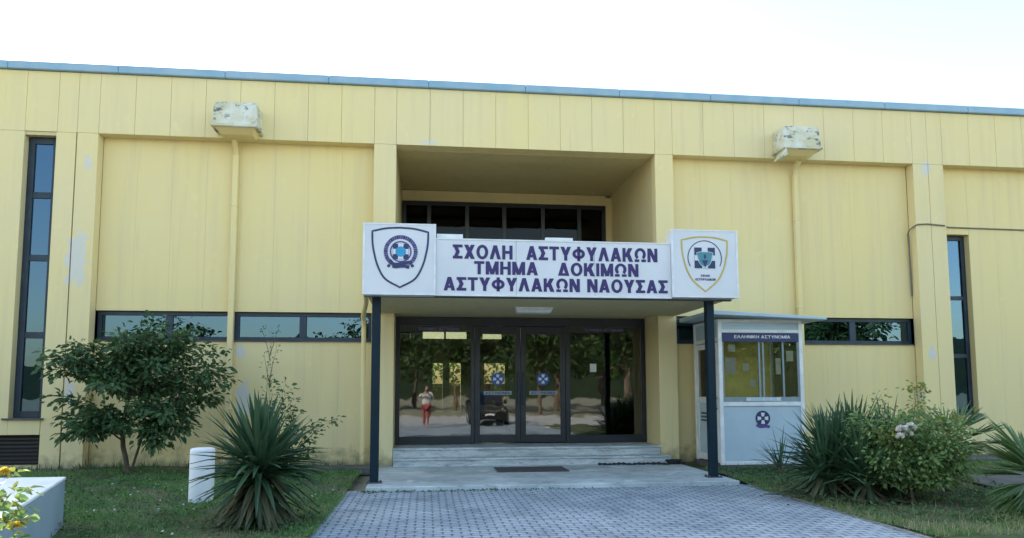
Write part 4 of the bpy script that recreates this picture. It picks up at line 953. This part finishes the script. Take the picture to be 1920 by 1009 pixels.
# ================================================================== ACROSS THE ROAD (seen in the glass)
def back_tree(loc, h, rx, label, seed):
    T = thing('broadleaf_tree', label, 'tree', loc, 'trees across the road')
    random.seed(seed); bx, by, bz = loc; mb = MB()
    mb.tube([(bx, by, bz-.1), (bx+.1, by, bz+h*.25), (bx, by+.1, bz+h*.6)], [.22, .18, .08], 8)
    tips = []
    for i in range(46):
        d = sphere_dirs(1)[0]; s = random.random()**.4
        tips.append(((bx+d[0]*rx*s, by+d[1]*rx*s, bz+h*.58+d[2]*h*.40*s), (bx, by, bz+h*random.uniform(.22, .55))))
    m2, paths = branchy((0, 0, 0), tips, .10, .1); mb.v += []; n0 = len(mb.v)
    mb.add(m2.v, m2.f, True); mb.build('trunk', M['bark'], T)
    V, F = spray(paths, 62, .34, .20, rx*.13, .35, .4); mesh_np('crown', V, F, M['backleaf'], T)
    return T
def copy_tree(o, loc, rz, sc, label):
    c = o.copy(); COL.objects.link(c); c.location = loc; c.rotation_euler.z = rz; c.scale = (sc, sc, sc); c['label'] = label
    for ch in o.children:
        q = ch.copy(); COL.objects.link(q); q.parent = c
    return c
bt = back_tree((7.5, -17, 0), 9, 3.6, 'broad dark tree mirrored in the right entrance pane', 5)
copy_tree(bt, (13, -15, 0), 1.2, 1.15, 'tall dark tree mirrored in the right tall window')
copy_tree(bt, (2.2, -24, 0), 2.4, .95, 'round tree mirrored behind the parked car in the glass')
copy_tree(bt, (19, -18, 0), 3.6, 1.2, 'large tree mirrored at the far right in the booth glass')
copy_tree(bt, (-5.5, -27, 0), 4.4, .9, 'small tree mirrored behind the photographer in the left entrance pane')
copy_tree(bt, (25, -12, 0), 5.2, 1.0, 'bushy tree across the road beyond the right end of the building')
for x, y, r, q, l in ((5, -30, .7, 1.3, 'tall dark tree mirrored between the two entrance doors'), (10.5, -26, 2.9, 1.25, 'tree behind the broad one mirrored in the right entrance pane'), (-1, -38, 1.8, 1.2, 'distant tree mirrored above the photographer in the glass'), (30, -24, 3.9, 1.3, 'far right tall tree across the road'), (-24, -40, 5.0, 1.1, 'dark tree mirrored at the foot of the left tall window'), (16, -34, 4.1, 1.4, 'tallest tree mirrored in the ribbon window right of the booth')):
    copy_tree(bt, (x, y, 0), r, q, l)
Hs = thing('low_house', 'low brick red house mirrored beside the photographer in the glass', 'house', (-10, -30, 0))
k = MB(); k.box(-16, -4.2, -36, -30, 0, 3.0); k.build('wall', simple('red render', (.28, .12, .07), .85), Hs)
k = MB(); k.hexa([(-16.4, -36.4, 3), (-3.8, -36.4, 3), (-3.8, -29.6, 3), (-16.4, -29.6, 3)], [(-16.4, -33.1, 4.6), (-3.8, -33.1, 4.6), (-3.8, -32.9, 4.6), (-16.4, -32.9, 4.6)]); k.build('roof', simple('clay tiles', (.36, .14, .07), .85), Hs)
for x in (-14, -11, -8, -5.6):
    k = MB(); k.box(x-.5, x+.5, -29.99, -29.95, 1.0, 2.2); k.build('window', M['frame'], Hs)
hd = thing('hedge', 'sunlit hedge behind the building seen through the lobby', 'hedge', (2, 26, 0))
k = MB(); k.box(-6, 10, 25.7, 26.3, 0, 1.8); k.build('stems', M['bark'], hd)
c = np.stack([rng.uniform(-6.3, 10.3, 5000), rng.uniform(25.3, 26.6, 5000), rng.uniform(.05, 3.0, 5000)], 1)
V_, F_ = leaf_geo(c, sphere_dirs(5000), sphere_dirs(5000), .2*np.ones(5000), .12*np.ones(5000)); mesh_np('foliage', V_, F_, M['rose'], hd)
sp = thing('street_lamp', 'tall dark street lamp mirrored in the left tall window', 'street lamp', (-19.5, -12, 0))
k = MB(); k.tube([(-19.5, -12, 0), (-19.5, -12, 4.6)], [.09, .06], 8); k.build('pole', M['frame'], sp)
k = MB(); k.tube([(-19.5, -12, 4.5), (-19.3, -12, 5.0), (-18.4, -12, 5.15)], .04, 6); k.build('arm', M['frame'], sp)
k = MB(); k.box(-18.7, -18.0, -12.12, -11.88, 5.08, 5.2); k.build('lamp_head', M['boothpanel'], sp, bevel=.03)

# parked car
CR = thing('parked_car', 'black parked car facing the entrance, mirrored in the left door glass', 'car', (2.85, -4.2, 0))
def loft(sections, mat, name, parent, bevel=0, sub=0):
    vs, fs = [], []; n = len(sections[0])
    for s in sections: vs += s
    for i in range(len(sections)-1):
        for j in range(n): fs.append((i*n+j, i*n+(j+1)%n, (i+1)*n+(j+1)%n, (i+1)*n+j))
    fs += [tuple(range(n)), tuple(range(len(vs)-1, len(vs)-n-1, -1))]
    o = MB().add(vs, fs, True).build(name, mat, parent)
    if sub: mo = o.modifiers.new('s', 'SUBSURF'); mo.levels = sub; mo.render_levels = sub
    return o
carp = simple('black car paint', (.012, .013, .016), .18, (.014, .015, .018), 3)
cx0 = 2.85
def ring(y, hw, z0, z1, sh=.9): return [(cx0-hw, y, z0+.05), (cx0-hw*.96, y, z0), (cx0+hw*.96, y, z0), (cx0+hw, y, z0+.05), (cx0+hw, y, z1-.12), (cx0+hw*sh, y, z1), (cx0-hw*sh, y, z1), (cx0-hw, y, z1-.12)]
loft([ring(-2.02, .62, .32, .66), ring(-2.12, .80, .24, .78), ring(-2.6, .89, .20, .90), ring(-3.3, .90, .20, .98), ring(-5.2, .90, .20, 1.0), ring(-6.1, .88, .25, 1.02), ring(-6.35, .80, .35, .98)], carp, 'body', CR)
loft([ring(-3.15, .80, .93, 1.0, .9), ring(-3.9, .76, .95, 1.42, .74), ring(-4.9, .76, .95, 1.48, .74), ring(-5.7, .76, .95, 1.40, .74), ring(-6.1, .78, .95, 1.04, .9)], carp, 'cabin', CR)
k = MB(); k.hexa([(cx0-.70, -3.14, 1.005), (cx0+.70, -3.14, 1.005), (cx0+.70, -3.18, .99), (cx0-.70, -3.18, .99)], [(cx0-.56, -3.82, 1.405), (cx0+.56, -3.82, 1.405), (cx0+.56, -3.86, 1.39), (cx0-.56, -3.86, 1.39)]); k.build('windscreen', M['glass'], CR)
for s in (-1, 1):
    k = MB(); k.hexa([(cx0+s*.52-.17, -2.04, .62), (cx0+s*.52+.17, -2.04, .62), (cx0+s*.52+.17, -2.2, .62), (cx0+s*.52-.17, -2.2, .62)], [(cx0+s*.56-.17, -2.08, .74), (cx0+s*.56+.17, -2.12, .76), (cx0+s*.56+.17, -2.3, .76), (cx0+s*.56-.17, -2.3, .74)]); k.build('headlight', M['white'], CR, bevel=.02)
    k = MB(); k.box(cx0+s*.93-.10, cx0+s*.93+.10, -3.55, -3.4, 1.0, 1.13); k.build('wing_mirror', carp, CR, bevel=.03)
    for yy in (-2.85, -5.5):
        k = MB(); k.tube([(cx0+s*.70, yy, .32), (cx0+s*.905, yy, .32)], .32, 20); wo = k.build('wheel', M['black'], CR)
        k = MB(); k.tube([(cx0+s*.895, yy, .32), (cx0+s*.912, yy, .32)], .2, 16); k.build('rim', M['boothpanel'], wo)
k = MB(); k.box(cx0-.26, cx0+.26, -2.035, -2.0, .42, .53); k.build('number_plate', M['white'], CR)
k = MB(); k.box(cx0-.42, cx0+.42, -2.06, -2.015, .56, .64); k.build('grille', M['black'], CR)

# the photographer, mirrored in the left entrance pane
PR = thing('person', 'person in pale top and red trousers holding up a phone, mirrored in glass', 'person', (0, -.52, 0))
def skin(name, mat, verts, edges, rad, root=0, parent=PR, sub=2):
    me = bpy.data.meshes.new(name); off = chain_loc(parent)
    me.from_pydata([tuple(Vector(v)-off) for v in verts], edges, [])
    o = link_mesh(name, me, mat, parent)
    sk = o.modifiers.new('skin', 'SKIN'); sk.use_smooth_shade = True
    for i, r in enumerate(rad):
        sv = me.skin_vertices[0].data[i]; sv.radius = (r, r) if not hasattr(r, '__len__') else r; sv.use_root = (i == root)
    ss = o.modifiers.new('sub', 'SUBSURF'); ss.levels = sub; ss.render_levels = sub
    return o
yb = -.52
vs = [(0, yb, .96), (0, yb, 1.18), (0, yb, 1.40), (0, yb+.01, 1.50), (0, yb+.03, 1.62), (0, yb+.03, 1.70)]
ra = [(.15, .10), (.13, .09), (.16, .10), .05, (.075, .09), (.06, .075)]; ed = [(0, 1), (1, 2), (2, 3), (3, 4), (4, 5)]
for s in (-1, 1):
    i = len(vs)
    vs += [(s*.18, yb, 1.42), (s*.27, yb+.10, 1.24), (s*.12, yb+.32, 1.42), (s*.085, yb+.37, 1.49), (s*.09, yb, .90), (s*.10, yb+.01, .50), (s*.11, yb, .09), (s*.12, yb+.13, .035)]
    ra += [.05, .042, .030, .026, .085, .055, .036, .032]
    ed += [(2, i), (i, i+1), (i+1, i+2), (i+2, i+3), (0, i+4), (i+4, i+5), (i+5, i+6), (i+6, i+7)]
    for f in range(5):
        j = len(vs); vs += [(s*(.078-.002*f), yb+.39, 1.475+.017*f), (s*.060, yb+.42, 1.485+.017*f), (s*.042, yb+.405, 1.487+.017*f)]
        ra += [.009, .0085, .007]; ed += [(i+3, j), (j, j+1), (j+1, j+2)]
skin('body', simple('skin', (.50, .30, .22), .55), vs, ed, ra)
skin('top', simple('pale cotton', (.70, .68, .66), .9), [(0, yb, .92), (0, yb, 1.18), (0, yb, 1.40), (-.18, yb, 1.42), (-.26, yb+.08, 1.27), (.18, yb, 1.42), (.26, yb+.08, 1.27)], [(0, 1), (1, 2), (2, 3), (3, 4), (2, 5), (5, 6)], [(.18, .13), (.155, .115), (.18, .12), .068, .062, .068, .062])
skin('trousers', simple('red cotton', (.30, .06, .06), .9), [(0, yb, .96), (-.09, yb, .88), (-.10, yb+.01, .50), (-.11, yb, .12), (.09, yb, .88), (.10, yb+.01, .50), (.11, yb, .12)], [(0, 1), (1, 2), (2, 3), (0, 4), (4, 5), (5, 6)], [(.165, .115), .10, .075, .065, .10, .075, .065])
skin('hair', simple('brown hair', (.05, .03, .02), .6), [(0, yb-.02, 1.74), (0, yb-.05, 1.66), (0, yb-.07, 1.50)], [(0, 1), (1, 2)], [(.085, .085), (.09, .07), (.075, .04)])
ph = MB(); ph.box(-.035, .035, yb+.425, yb+.433, 1.47, 1.61)
tag(ph.build('phone', M['black'], loc=(0, yb+.43, 1.54), bevel=.003), 'dark phone held up by the mirrored person', 'phone')
